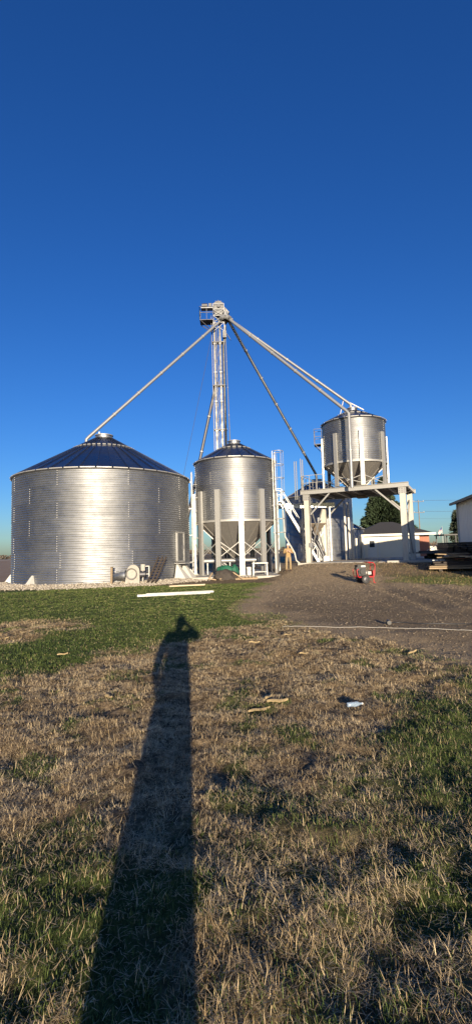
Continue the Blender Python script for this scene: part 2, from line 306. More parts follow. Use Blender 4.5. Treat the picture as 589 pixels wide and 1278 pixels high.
# ------------------------------------------------------------------ grain bins
def pol(r, phi, z): return (r * math.sin(R(phi)), -r * math.cos(R(phi)), z)     # phi 0 faces the viewer, + is to the right
PITCH = 0.1286
def corr_sheet(Rr, dphi, h, cols, lap=0.9, per=7):
    n = int(round(h / PITCH)); st = h / (n * per); rows = n * per + 3; pts = []
    for j in range(rows):
        z = st * (j - 1); wv = 0.0160 * math.cos(2 * math.pi * z / (h / n))
        for i in range(cols + 1):
            t = i / cols; a = -lap / 2 + (dphi + lap) * t
            pts.append(pol(Rr + wv + 0.004 * t + 0.007 * (1 - z / h), a, z))
    fs = [(j * (cols + 1) + i, j * (cols + 1) + i + 1, (j + 1) * (cols + 1) + i + 1, (j + 1) * (cols + 1) + i) for j in range(rows - 1) for i in range(cols)]
    return pts, fs
def make_bin(name, label, c, Rr, zw, rings, ringh, ns, off, npan, slope, rtop, mw, mr, group=None, cat='grain bin', stag=0.5, z0=0.0, clip_r=0.36, seam_shift=()):
    D = math.hypot(c[0], c[1]); root = thing(name, label, cat, (c[0], c[1], z0), math.asin(-c[0] / D), group)
    zw -= z0
    dphi = 360 / ns; pts, fs = corr_sheet(Rr, dphi, ringh, max(6, int(dphi / 2.5)))
    sheet = MB().add(pts, fs).mesh('wall_sheet', mw, True)
    bolts = MB()
    nb = int(round(ringh / PITCH))
    for k in range(rings):
        o = off + (k % 2) * dphi * stag + (seam_shift[k] if k < len(seam_shift) else 0)
        for i in range(ns):
            link('wall_sheet', sheet, root, (0, 0, zw + k * ringh), R(o + i * dphi))
            for j in range(nb):
                p = Vector(pol(Rr + 0.030, o + i * dphi, zw + (k + j / nb) * ringh))
                bolts.box(p, (0.034, 0.022, 0.036), Matrix.Rotation(R(o + i * dphi), 3, 'Z'))
    tag(bolts.build('seam_bolts', M['bolt'], root), kind='stuff')
    ze = zw + rings * ringh; tn = math.tan(R(slope)); a = 180 / npan
    re = Rr + 0.10; zE = ze + 0.01 - 0.02; zt = zE + (re - rtop) * tn
    # one roof panel: thin folded sheet with a raised rib along its right edge
    pm = MB(); n = Vector((0, -math.sin(R(slope)), math.cos(R(slope))))
    p = [Vector(pol(re, -a, zE)), Vector(pol(re, a, zE)), Vector(pol(rtop, a, zt)), Vector(pol(rtop, -a, zt))]
    pm.add(p + [q - n * 0.012 for q in p], [(0, 1, 2, 3), (7, 6, 5, 4), (0, 4, 5, 1), (1, 5, 6, 2), (2, 6, 7, 3), (3, 7, 4, 0)])
    e0, e1 = p[1], p[2]; t = (e0 - p[0]).normalized()
    w0 = t * 0.028; hgt = n * 0.055
    pm.add([e0 - w0, e0 + w0, e0 + w0 * 0.5 + hgt, e0 - w0 * 0.5 + hgt, e1 - w0 * 0.7, e1 + w0 * 0.7, e1 + w0 * 0.4 + hgt, e1 - w0 * 0.4 + hgt],
           [(0, 1, 2, 3), (7, 6, 5, 4), (1, 5, 6, 2), (2, 6, 7, 3), (3, 7, 4, 0)])
    pmesh = pm.mesh('roof_panel', mr)
    rc = Rr * clip_r; zc = zE + (re - rc) * tn; L = 2 * math.pi * rc / npan * 0.62
    cm = MB().box((0, -rc, zc + 0.05), (L, 0.07, 0.055), Matrix.Rotation(R(slope), 3, 'X')).mesh('roof_stiffener', M['steel'])
    em = MB().box((0, -re - 0.012, zE + 0.012), (2 * math.pi * re / npan * 0.9, 0.022, 0.05)).mesh('eave_flashing', M['steel'])
    for i in range(npan):
        link('roof_panel', pmesh, root, None, R(i * 360 / npan)); link('eave_flashing', em, root, None, R(i * 360 / npan))
        link('roof_stiffener', cm, root, None, R(i * 360 / npan))
    MB().lathe([(Rr + 0.0, ze - 0.08), (re - 0.02, ze - 0.05), (re - 0.02, ze - 0.03)], 72).build('eave_soffit', M['darkmetal'], root, True)
    col = MB().lathe([(rtop + 0.04, zt - 0.06), (rtop + 0.02, zt + 0.20)], 32).build('peak_collar', M['galv'], root, True)
    MB().lathe([(rtop + 0.07, zt + 0.17), (rtop + 0.07, zt + 0.215), (rtop * 0.4, zt + 0.27), (0.001, zt + 0.28)], 32).build('peak_lid', M['steel'], col, 40)
    return root, ze, zt
def ladder(root, Rr, phi, z0, z1, cage0=None, out=0.2, hoop_top=True):
    # rails + rungs + safety cage, standing off the wall at angle phi
    rot = Matrix.Rotation(R(phi), 3, 'Z')
    T = lambda x, y, z: rot @ Vector((x, -(Rr + out) - y, z))
    m = MB()
    for s in (-1, 1):
        m.beam(T(s * 0.2, 0, z0), T(s * 0.2, 0, z1 + 0.45), 0.045, 0.045)
        for z in np.arange(z0 + 0.6, z1, 1.8): m.beam(T(s * 0.2, 0, z), T(s * 0.2, -out + 0.0, z), 0.03, 0.04)
    lad = m.build('ladder', M['steel'], root)
    m = MB()
    for z in np.arange(z0 + 0.15, z1 + 0.4, 0.3): m.tube([T(-0.2, 0, z), T(0.2, 0, z)], 0.016, 6)
    tag(m.build('rungs', M['steel'], lad), kind='stuff')
    if cage0 is not None:
        m = MB()
        arc = [(0.36 * math.sin(R(q)), 0.36 - 0.42 * math.cos(R(q))) for q in range(-140, 141, 20)]
        arc = [(0.2 * -1, 0.0)] + [(0.37 * math.sin(R(q)), 0.36 - 0.38 * math.cos(R(q))) for q in range(-150, -29, 15)] if False else [(0.37 * math.sin(R(q)), 0.30 + 0.38 * -math.cos(R(q))) for q in range(-328, -31, 27)]
        for z in np.arange(cage0, z1 + 0.45, 0.9):
            m.tube([T(x, y, z) for x, y in arc], 0.02, 5)
        for x, y in arc[1:-1:2]: m.tube([T(x, y, cage0), T(x, y, z1 + 0.4)], 0.012, 5)
        m.build('safety_cage', M['steel'], lad)
    return lad

# --- the large flat bin on the left
big, ze, zt = make_bin('grain_bin', 'widest corrugated galvanised grain bin with dark ribbed cone roof, standing on the left', (-8.6, 30.8), 5.49, 0.12, 7, 0.9, 9, -66.5 - 12, 40, 30, 0.52, M['galv'], M['roof'],
                       seam_shift=(12, -6, 12, 12, 12, 12, 12))
MB().lathe([(5.85, -0.1), (5.85, 0.11), (5.80, 0.13), (5.2, 0.13)], 96).build('foundation_ring', M['concrete'], big, 40)
am = MB(); am.add([(-0.17, -5.86, 0.13), (0.17, -5.86, 0.13), (0.05, -5.53, 0.62), (-0.05, -5.53, 0.62), (-0.17, -5.5, 0.13), (0.17, -5.5, 0.13), (0.05, -5.49, 0.62), (-0.05, -5.49, 0.62)],
       [(0, 1, 2, 3), (0, 3, 7, 4), (1, 5, 6, 2), (3, 2, 6, 7), (0, 4, 5, 1)])
am = am.mesh('anchor_bracket', M['white'])
for a in (-86, -43.5, 86, 130, 180, 230): link('anchor_bracket', am, big, None, R(a))
d = MB(); q = 53
rot = Matrix.Rotation(R(q), 3, 'Z'); T = lambda x, y, z: rot @ Vector((x, -5.49 - y, z))
d.box(T(0, 0.06, 2.0), (0.74, 0.05, 1.66), rot)
door = d.build('door', M['galv'], big)
f = MB()
for s in (-1, 1): f.box(T(s * 0.42, 0.06, 2.0), (0.10, 0.12, 1.8), rot)
for s in (-1, 1): f.box(T(0, 0.06, 2.0 + s * 0.87), (0.94, 0.115, 0.09), rot)
f.build('door_frame', M['steel'], door)
MB().box(T(0.25, 0.11, 2.0), (0.05, 0.05, 0.22), rot).build('handle', M['darkmetal'], door)
for sx in (-0.42, 0.42):
    g = MB(); P = [T(sx - 0.30, 0.75, 0.13), T(sx + 0.30, 0.75, 0.13), T(sx + 0.08, 0.12, 0.95), T(sx - 0.08, 0.12, 0.95), T(sx - 0.30, 0.03, 0.13), T(sx + 0.30, 0.03, 0.13), T(sx + 0.08, 0.03, 0.95), T(sx - 0.08, 0.03, 0.95)]
    g.add(P, [(0, 1, 2, 3), (0, 3, 7, 4), (1, 5, 6, 2), (3, 2, 6, 7)]); g.build('door_gusset', M['white'], big)
MB().box(T(0, 0.35, 1.02), (1.3, 0.7, 0.05), rot).build('door_step', M['steel'], big)
ladder(big, 5.49, 84, 0.4, ze + 0.2, 2.6, 0.22)

# --- hopper bins
def leg_mesh(Rr, z0, z1, w=0.33, dpt=0.16):
    t = 0.028
    pts = [(-w / 2, -dpt), (w / 2, -dpt), (w / 2, 0), (w / 2 - t, 0), (w / 2 - t, -dpt + t), (-w / 2 + t, -dpt + t), (-w / 2 + t, 0), (-w / 2, 0)]
    m = MB(); m.prism([(x, y - Rr - 0.03) for x, y in pts], 'z', z0, z1)
    m.box((0, -Rr - 0.08, z0 + 0.012), (w + 0.12, 0.34, 0.024))
    return m.mesh('leg', M['steel'])
def hopper(root, Rr, zt, zb, rb, n):
    m = MB(); a = 180 / n
    p = [pol(Rr - 0.02, -a, zt), pol(Rr - 0.02, 0, zt), pol(Rr - 0.02, a, zt), pol(rb, -a, zb), pol(rb, 0, zb), pol(rb, a, zb)]
    m.add(p, [(0, 1, 4, 3), (1, 2, 5, 4)])
    e0, e1 = Vector(p[2]), Vector(p[5]); m.beam(e0 + Vector((0, 0, -0.02)), e1 + Vector((0, 0, -0.02)), 0.05, 0.04)
    me = m.mesh('hopper_panel', M['hop'])
    for i in range(n): link('hopper_panel', me, root, None, R(i * 360 / n))
    MB().lathe([(Rr + 0.03, zt - 0.05), (Rr + 0.045, zt - 0.04), (Rr + 0.045, zt + 0.09), (Rr + 0.02, zt + 0.1)], 64).build('hopper_ring', M['steel'], root, 40)
    MB().lathe([(rb + 0.04, zb + 0.05), (rb + 0.04, zb - 0.22)], 20, capb=True).build('outlet_gate', M['steel'], root, 40)
def braces(root, Rr, off, n, z0, z1, phis=None):
    for i in range(n):
        a, b = off + i * 360 / n, off + (i + 1) * 360 / n; rr = Rr + 0.10
        for (za, zb, k) in ((z0, z1, 0), (z1, z0, 0.03)):
            MB().beam(pol(rr + k, a, za), pol(rr + k, b, zb), 0.018, 0.05).build('cross_brace', M['steel'], root)
hb, ze, zt = make_bin('hopper_bin', 'corrugated hopper bin on many tall channel legs, in the middle', (0, 32.4), 2.74, 3.58, 5, 0.82, 4, 10, 20, 30, 0.38, M['galv'], M['roof'], cat='hopper bin', clip_r=0.42)
lm = leg_mesh(2.74, 0.14, 5.6)
for i in range(12): link('leg', lm, hb, None, R(6 + 30 * i))
hopper(hb, 2.74, 3.58, 1.2, 0.22, 16)
braces(hb, 2.74, 6, 12, 1.25, 2.35)
ladder(hb, 2.74, 64, 0.4, ze + 0.1, 2.8, 0.14)
m = MB()
for k in range(10): m.beam(pol(2.95, 96 + 4 * k, ze + 0.05), pol(2.95, 96 + 4 * k, ze + 1.05), 0.03, 0.03)
ob, oze, ozt = make_bin('overhead_bin', 'small hopper bin held up on the drive-through platform at the right', (9.05, 35.2), 2.30, 7.8, 4, 0.80, 4, 22, 16, 27, 0.32, M['galv'], M['roof'], cat='hopper bin', z0=6.05, clip_r=0.5)
lm = leg_mesh(2.30, 0.0, 3.9, 0.27, 0.14)
for i in range(8): link('leg', lm, ob, None, R(12 + 45 * i))
hopper(ob, 2.30, 1.75, 0.05, 0.5, 14)
braces(ob, 2.30, 12, 8, 0.15, 0.75)
# small side platform with rails near the eave of the overhead bin
m = MB(); rot = Matrix.Rotation(R(-88), 3, 'Z'); T = lambda x, y, z: rot @ Vector((x, -2.34 - y, z))
m.box(T(0, 0.3, 3.55), (0.9, 0.6, 0.05), rot)
for sx in (-0.42, 0.42):
    m.beam(T(sx, 0.03, 3.0), T(sx, 0.5, 3.5), 0.04, 0.04)
pf = m.build('side_platform', M['darkmetal'], ob)
m = MB()
for (x, y) in ((-0.43, 0.03), (-0.43, 0.58), (0.43, 0.58), (0.43, 0.03)): m.beam(T(x, y, 3.55), T(x, y, 4.75), 0.035, 0.035)
for z in (4.15, 4.73):
    m.beam(T(-0.43, 0.58, z), T(0.43, 0.58, z), 0.03, 0.03)
    for s in (-1, 1): m.beam(T(s * 0.43, 0.03, z), T(s * 0.43, 0.58, z), 0.03, 0.03)
m.build('railing', M['darkmetal'], pf)

# --- older bins behind the drive-through
make_bin('background_bin', 'older grey bin standing behind the drive-through frame', (7.75, 44.6), 3.15, 0.55, 6, 0.98, 6, 0, 24, 30, 0.45, M['galv_old'], M['roof'], z0=0.5)
make_bin('low_bin', 'low squat old bin between the background bin and the cream garage', (10.75, 48.0), 2.05, 0.55, 3, 1.0, 5, 20, 16, 27, 0.35, M['galv_old'], M['roof'], z0=0.5)

# concrete slab under the hopper bin
mb = MB(); mb.prism([(-3.9, 28.6), (-1.0, 28.25), (2.2, 28.4), (3.3, 29.8), (3.3, 38.5), (-3.9, 38.5)], 'z', -0.2, 0.14)
tag(mb.build('concrete_slab', M['concrete']), kind='structure')

# ------------------------------------------------------------------ bucket elevator and spouts
EX, EY = -1.04, 37.0
el = thing('bucket_elevator', 'tall twin-trunk bucket elevator tower rising behind the middle hopper bin', 'elevator', (EX, EY, 0.14))
for dx in (-0.30, 0.14):
    m = MB(); m.box((dx, 0, 10.2), (0.17, 0.34, 19.8)); tr = m.build('trunk', M['tower'], el)
    m = MB()
    for z in np.arange(1.5, 20, 2.4): m.box((dx, 0, z), (0.22, 0.40, 0.06))
    tag(m.build('trunk_flanges', M['pipe'], tr), kind='stuff')
for z in (4.0, 7.6, 11.2, 14.8, 18.4): MB().box((0.0, 0, z), (1.05, 0.5, 0.05)).build('trunk_brace', M['tower'], el)
for k, z in enumerate(np.arange(1.0, 19.0, 1.2)): MB().beam((-0.22, -0.19, z), (0.07, -0.19, z + 1.1), 0.03, 0.03).build('lattice_bar', M['darkmetal'], el)
MB().tube([(0.40, -0.12, 0.5), (0.40, -0.12, 18.0), (0.56, -0.2, 19.0), (0.58, -0.3, 19.7)], 0.10, 12).build('down_pipe', M['tower'], el, 40)
MB().tube([(-0.10, -0.24, 0.5), (-0.10, -0.24, 19.6)], 0.035, 6).build('conduit', M['darkmetal'], el, 40)
m = MB()
for q in (-1, 1): m.beam((-0.52, -0.05 + 0.18 * q, 0.4), (-0.52, -0.05 + 0.18 * q, 20.6), 0.04, 0.04)
for z in np.arange(0.6, 20.5, 0.3): m.tube([(-0.52, -0.23, z), (-0.52, 0.13, z)], 0.014, 5)
m.build('ladder', M['darkmetal'], el)
MB().box((-0.05, 0, 0.45), (1.1, 0.7, 0.9)).build('boot', M['tower'], el)
# head: round-topped hood, with discharge chute to the right
m = MB(); arc = [(-0.30, 20.85), (-0.10, 20.55), (0.26, 20.55), (0.46, 20.85)] + [(0.08 + 0.40 * math.cos(R(t)), 21.42 + 0.40 * math.sin(R(t))) for t in range(0, 181, 15)]
m.prism(arc, 'y', -0.28, 0.28); head = m.build('head_hood', M['tower'], el, 30)
m = MB()
for y in (-0.32, 0.30): m.lathe([(0.20, 0), (0.20, 0.05)], 14, (0, 0, 0))
m = MB(); m.tube([(0.10, -0.42, 21.35), (0.10, 0.42, 21.35)], 0.13, 12); m.build('bearing', M['darkmetal'], head)
m = MB()
for t in range(0, 181, 30): m.box((0.08 + 0.42 * math.cos(R(t)), 0, 21.42 + 0.42 * math.sin(R(t))), (0.05, 0.62, 0.05))
tag(m.build('hood_bolts', M['darkmetal'], head), kind='stuff')
m = MB(); m.add([(0.50, -0.22, 21.4), (0.50, 0.22, 21.4), (0.95, 0.18, 20.9), (0.95, -0.18, 20.9), (0.45, -0.22, 20.7), (0.45, 0.22, 20.7), (0.55, 0.18, 20.4), (0.55, -0.18, 20.4)],
    [(0, 1, 2, 3), (4, 7, 6, 5), (0, 3, 7, 4), (1, 5, 6, 2), (2, 6, 7, 3)]); m.build('discharge_chute', M['tower'], el)
DX, DY, DZ = 0.62, -0.35, 20.2
ds = MB().lathe([(0.16, DZ + 0.62), (0.18, DZ + 0.35), (0.40, DZ + 0.22), (0.43, DZ - 0.05), (0.34, DZ - 0.15)], 16, (DX, DY, 0), capb=True).build('distributor', M['pipe'], el, 40)
for k in range(8):
    a = 2 * math.pi * k / 8; MB().tube([(DX + 0.36 * math.cos(a), DY + 0.36 * math.sin(a), DZ + 0.08), (DX + 0.58 * math.cos(a), DY + 0.58 * math.sin(a), DZ - 0.10)], 0.12, 8).build('outlet', M['pipe'], ds, 40)
m = MB()
for x in (-0.36, 0.52):
    for y in (-0.42, 0.40): m.beam((x, y, 19.2), (x, y, 21.5), 0.04, 0.04)
for z in (19.9, 20.5, 21.05, 21.5):
    for y in (-0.42, 0.40): m.beam((-0.36, y, z), (0.52, y, z), 0.03, 0.03)
    for x in (-0.36, 0.52): m.beam((x, -0.42, z), (x, 0.40, z), 0.03, 0.03)
for za, zb in ((19.2, 19.9), (19.9, 20.5), (20.5, 21.05)): m.beam((-0.36, -0.42, za), (0.52, -0.42, zb), 0.025, 0.025).beam((0.52, -0.40, za), (-0.36, -0.40, zb), 0.025, 0.025)
m.build('head_cage', M['pipe'], el)
mo = MB().tube([(-1.25, -0.25, 21.45), (-0.80, -0.25, 21.45)], 0.17, 12).build('motor', M['darkmetal'], el, 40)
MB().box((-0.58, -0.25, 21.42), (0.26, 0.28, 0.30)).build('gearbox', M['tower'], mo)
MB().box((-0.85, -0.2, 21.18), (0.95, 0.5, 0.06)).build('mount', M['pipe'], mo)
pl = MB().box((-0.90, -0.25, 20.05), (1.05, 0.9, 0.04)).beam((-1.35, -0.7, 20.0), (-0.45, -0.25, 19.3), 0.05, 0.05).beam((-1.35, 0.2, 20.0), (-0.45, 0.0, 19.3), 0.05, 0.05).build('service_platform', M['darkmetal'], el)
m = MB()
for x in (-1.42, -0.86, -0.34): m.beam((x, -0.79, 20.05), (x, -0.79, 21.1), 0.03, 0.03)
for y in (-0.79, -0.25, 0.29): m.beam((-1.42, y, 20.05), (-1.42, y, 21.1), 0.03, 0.03)
for z in (20.6, 21.1): m.beam((-1.42, -0.79, z), (-0.34, -0.79, z), 0.03, 0.03).beam((-1.42, -0.79, z), (-1.42, 0.29, z), 0.03, 0.03)
m.build('railing', M['tower'], pl)
m = MB().box((0.52, -0.35, 18.9), (0.30, 0.34, 0.55)).add([(0.60, -0.53, 19.1), (0.64, -0.20, 19.1), (1.02, -0.25, 18.45), (0.98, -0.55, 18.45), (0.60, -0.53, 19.05), (0.64, -0.20, 19.05), (1.02, -0.25, 18.40), (0.98, -0.55, 18.40)], [(0, 1, 2, 3), (7, 6, 5, 4), (0, 3, 7, 4), (1, 5, 6, 2), (3, 2, 6, 7), (0, 4, 5, 1)])
m.build('valve_box', M['tower'], el)
DW = Vector((EX + DX, EY + DY, 0.14 + DZ))
def spout(label, pts, r, mt='pipe', name='grain_spout', group='spouts fanning out from the elevator'):
    base = Vector(pts[-1]); t = thing(name, label, 'spout', base, 0, group)
    P = [Vector(p) - base for p in pts]; MB().tube(P, r, 12).build('pipe', M[mt], t, 40)
    fl = MB()
    for a, b in zip(P[:-1], P[1:]):
        n = int((b - a).length / 3.0); dr = (b - a).normalized()
        for k in range(1, n + 1):
            c = a + (b - a) * k / (n + 1); fl.tube([c - dr * 0.04, c + dr * 0.04], r * 1.28, 12)
    if fl.v: tag(fl.build('flanges', M['steel'], t, 40), kind='stuff')
    return t
o = DW + Vector((-0.3, 0, -0.05))
s1 = spout('long straight spout running down to the left onto the widest bin', [o, (-9.75, 31.15, 9.55), (-9.88, 31.12, 9.40), (-9.90, 31.12, 8.75)], 0.105)
MB().beam((1.0, -0.35, 1.05), (1.0, -0.35, 0.30), 0.10, 0.10).build('support_post', M['white'], s1)
o = DW + Vector((0.35, 0, -0.02))
s2 = spout('upper of the twin spouts, reaching the peak of the overhead bin', [o, (8.75, 35.25, 12.75), (8.95, 35.2, 12.55), (8.95, 35.2, 12.1)], 0.105)
MB().beam((-0.9, 0.0, -0.55), (-0.55, 0.03, 0.75), 0.05, 0.05).beam((-0.1, 0, 0.62), (1.0, 0.1, 0.05), 0.05, 0.08).build('support_post', M['white'], s2)
s3 = spout('lower of the twin spouts, dropping straight down in front of the overhead bin', [o + Vector((-0.02, -0.2, -0.10)), (7.85, 32.1, 11.15), (7.98, 32.02, 10.95), (7.95, 32.0, 5.75)], 0.115, 'pipe')
s4 = spout('dark steep spout slanting down behind the drive-through platform', [DW + Vector((0.3, 0.2, -0.1)), (7.70, 44.5, 8.75), (7.75, 44.6, 8.35)], 0.12, 'galv_old')
s5 = spout('short steep dark pipe leaning from the tower towards the widest bin', [(-1.30, 37.3, 15.4), (-4.6, 37.6, 1.2), (-4.65, 37.6, 0.05)], 0.12, 'darkmetal', 'return_pipe')
s6 = spout('thin pale drop line from the tower to the middle bin roof', [(-0.45, 36.75, 18.9), (-0.28, 33.3, 9.28), (-0.26, 33.05, 9.08)], 0.035, 'pipe', 'drop_line')
gw = thing('guy_wire', 'thin guy wire from the tower top down behind the widest bin', 'cable', (-6.2, 40.0, 0.0))
MB().tube([(4.75, -3.2, 19.6), (0, 0, 0)], 0.014, 5).build('cable', M['wire'], gw)

# ------------------------------------------------------------------ drive-through frame
BA = R(26.0)
fr = thing('drive_through_frame', 'pale steel drive-through frame carrying the overhead bin on four columns', 'steel frame', (5.0, 34.5, 0.55), -BA)
W, DP, HT = 7.05, 4.7, 5.42       # width, depth, top of platform above base
def hcol(x, y, h):
    m = MB(); t = 0.03; w = 0.36
    m.box((0, -w / 2, h / 2), (w, t, h)).box((0, w / 2, h / 2), (w, t, h)).box((0, 0, h / 2), (t, w - t, h)).box((0, 0, 0.015), (0.6, 0.6, 0.03))
    m.box((-w / 2 + 0.01, 0, h / 2), (t, w - t, h)).box((w / 2 - 0.01, 0, h / 2), (t, w - t, h))
    return m.mesh('column', M['beam'])
cmesh = hcol(0, 0, HT - 0.32)
for x, y in ((0.18, 0.18), (W - 0.18, 0.18), (0.18, DP - 0.18), (W - 0.18, DP - 0.18)): link('column', cmesh, fr, (x, y, 0))
for y in (0.0, DP):      # long beams: I-section
    m = MB(); m.box((W / 2, y, HT - 0.015), (W + 0.5, 0.22, 0.03)).box((W / 2, y, HT - 0.305), (W + 0.5, 0.22, 0.03)).box((W / 2, y, HT - 0.16), (W + 0.5, 0.04, 0.26))
    m.build('main_beam', M['steel'], fr)
for x in np.linspace(-0.1, W + 0.1, 7):
    m = MB(); m.box((x, DP / 2, HT - 0.20), (0.14, DP - 0.24, 0.2)); m.build('cross_beam', M['beam'], fr)
MB().box((W / 2, DP / 2, HT - 0.06), (W + 0.1, DP - 0.24, 0.05)).build('deck_plate', M['deck'], fr)
for y in (0.10, DP - 0.1):
    MB().beam((0.36, y, 3.55), (1.9, y, HT - 0.33), 0.10, 0.10).build('knee_brace', M['steel'], fr)
    MB().beam((W - 0.36, y, 3.55), (W - 1.95, y, HT - 0.33), 0.10, 0.10).build('knee_brace', M['steel'], fr)
for x in (0.2, W - 0.2):
    MB().beam((x, 0.36, 0.6), (x, DP - 0.36, 4.6), 0.07, 0.07).build('side_brace', M['steel'], fr)
    MB().beam((x + 0.05, 0.36, 4.6), (x + 0.05, DP - 0.36, 0.6), 0.07, 0.07).build('side_brace', M['steel'], fr)
m = MB()
for x in np.arange(-0.1, 1.7, 0.55):
    for y in (0.12, DP - 0.1): m.beam((x, y, HT), (x, y, HT + 1.1), 0.04, 0.04)
for y in np.arange(0.12, DP, 0.9): m.beam((-0.12, y, HT), (-0.12, y, HT + 1.1), 0.04, 0.04)
for z in (HT + 0.55, HT + 1.1):
    for y in (0.12, DP - 0.1): m.beam((-0.12, y, z), (1.6, y, z), 0.035, 0.035)
    m.beam((-0.12, 0.12, z), (-0.12, DP - 0.1, z), 0.035, 0.035)
m.build('railing', M['steel'], fr)
m = MB()
for y in (0.55, 1.0): m.beam((-0.32, y, 0.1), (-0.32, y, HT + 2.5), 0.06, 0.06)
for z in np.arange(0.4, HT + 1.2, 0.3): m.tube([(-0.32, 0.55, z), (-0.32, 1.0, z)], 0.016, 5)
for x in (-0.75, -0.60): m.beam((x, 0.35, HT - 0.6), (x, 0.35, HT + 2.3), 0.05, 0.05)
m.build('access_ladder', M['steel'], fr)
MB().box((W / 2 + 0.2, DP / 2 + 0.2, HT - 0.50), (0.7, 0.7, 0.22)).build('outlet_chute', M['deck'], fr)
for x in (0.18, W - 0.18):
    g = MB().box((x, -0.02, HT - 0.55), (0.5, 0.02, 0.42)).build('gusset_plate', M['steel'], fr)
    m = MB()
    for qx in (-0.17, 0, 0.17):
        for qz in (-0.13, 0.0, 0.13): m.box((x + qx, -0.04, HT - 0.55 + qz), (0.04, 0.025, 0.04))
    tag(m.build('plate_bolts', M['darkmetal'], g), kind='stuff')
MB().tube([(0.42, -0.03, 0.1), (0.42, -0.03, 4.9), (0.5, -0.03, 5.0)], 0.025, 6).build('conduit', M['darkmetal'], fr, 40)
MB().box((0.42, -0.06, 1.4), (0.22, 0.12, 0.32)).build('switch_box', M['pipe'], fr)
tag(MB().prism([(4.3, 33.9), (11.0, 30.7), (12.9, 30.6), (14.6, 35.0), (8, 38.5)], 'z', 0.3, 0.68).build('gate_slab', M['concrete']), kind='structure')

# access stair between the hopper bin and the frame
st = thing('steel_stair', 'steep galvanised stair with handrails left of the drive-through frame', 'stair', (6.2, 36.4, 0.62))
A, B = Vector((-2.65, 0, 4.75)), Vector((0, 0, 0))
for y in (-0.35, 0.35):
    MB().beam(A + Vector((0, y, 0)), B + Vector((0, y, 0)), 0.05, 0.2).build('stringer', M['pipe'], st)
    m = MB(); m.beam(A + Vector((0, y, 0.95)), B + Vector((0, y, 0.95)), 0.04, 0.04)
    for t in (0, 0.25, 0.5, 0.75, 1): m.beam(A.lerp(B, t) + Vector((0, y, 0)), A.lerp(B, t) + Vector((0, y, 0.95)), 0.035, 0.035)
    m.build('handrail', M['pipe'], st)
for k in range(1, 20): MB().box(A.lerp(B, k / 20), (0.22, 0.66, 0.03)).build('tread', M['pipe'], st)
m = MB().box((-3.3, 0, 4.72), (1.3, 1.0, 0.06))
for x in (-3.9, -3.3, -2.7):
    for y in (-0.48, 0.48): m.beam((x, y, 4.7), (x, y, 5.75), 0.035, 0.035)
for y in (-0.48, 0.48):
    for z in (5.25, 5.73): m.beam((-3.92, y, z), (-2.68, y, z), 0.035, 0.035)
for y in (-0.45, 0.45): m.beam((-3.85, y, 0), (-3.85, y, 4.7), 0.09, 0.09)
m.build('landing', M['pipe'], st)
cv = thing('drag_conveyor', 'boxed horizontal conveyor between the stair landing and the frame', 'conveyor', (5.3, 37.8, 0.6))
MB().box((0, 0, 4.55), (5.2, 0.4, 0.36)).build('housing', M['galv_old'], cv)
for x in (-2.2, 0.2, 2.2): MB().beam((x, 0, 0), (x, 0, 4.37), 0.12, 0.12).build('support', M['steel'], cv)

MB().tube([(-2.45, 0, 4.85), (-2.9, 0, 4.85)], 0.16, 12).build('drive_motor', M['darkmetal'], cv, 40)
dp = thing('bent_downpipe', 'thin pale bent pipe hanging beside the frame near the worker', 'pipe', (4.7, 35.2, 0.45))
MB().tube([(-1.2, 0, 4.2), (-1.1, 0, 2.2), (-0.45, -0.1, 0.95), (-0.35, -0.1, 0.4), (0.0, -0.2, 0.08), (0.3, -0.25, 0.06)], 0.055, 8).build('pipe', M['white'], dp, 40)
hp = thing('intake_hopper', 'grey steel intake box under the drive-through frame', 'hopper', (6.4, 38.9, 0.6))
m = MB().add([(-0.8, -0.7, 3.05), (0.8, -0.7, 3.05), (0.8, 0.7, 3.05), (-0.8, 0.7, 3.05), (-0.25, -0.25, 2.2), (0.25, -0.25, 2.2), (0.25, 0.25, 2.2), (-0.25, 0.25, 2.2)],
    [(0, 1, 5, 4), (1, 2, 6, 5), (2, 3, 7, 6), (3, 0, 4, 7)]).box((0, 0, 3.1), (1.7, 1.5, 0.1)); m.build('hopper_body', M['deck'], hp)
m = MB()
for x in (-0.7, 0.7):
    for y in (-0.6, 0.6): m.beam((x, y, 0), (x, y, 3.05), 0.08, 0.08)
m.beam((-0.7, -0.6, 0.2), (0.7, -0.6, 2.6), 0.05, 0.05).beam((-0.7, 0.6, 2.6), (0.7, 0.6, 0.2), 0.05, 0.05); m.build('stand', M['steel'], hp)
au = thing('grain_auger', 'slanted dark auger tube behind the front left column', 'auger', (7.0, 38.0, 0.65))
MB().tube([(0, 0, 0.2), (-1.6, 0.3, 4.3)], 0.13, 10).build('tube', M['darkmetal'], au, 40)
MB().box((0.1, 0, 0.2), (0.5, 0.4, 0.4)).build('intake', M['steel'], au)
for px_, h_ in ((9.35, 4.9), (9.75, 5.0), (10.15, 2.6), (10.5, 1.9), (11.2, 2.2)):
    MB_ = MB(); MB_.box((0, 0, h_ / 2), (0.16, 0.12, h_)).box((0, 0, 0.02), (0.36, 0.36, 0.04)).box((0, 0, h_ + 0.01), (0.24, 0.2, 0.03))
    po = MB_.build('steel_post', M['beam'], None); po.location = (px_, 40.6 + (px_ - 9.3) * 0.9, 0.58)
    tag(po, {9.35: 'tall pale post in front of the background bin, left of its pair', 9.75: 'tall pale post in front of the background bin, right of its pair', 10.15: 'medium pale post just right of the tall pair', 10.5: 'shortest pale post by the low bin', 11.2: 'rightmost pale post in front of the low bin'}[px_], 'post', 'posts by the background bin')

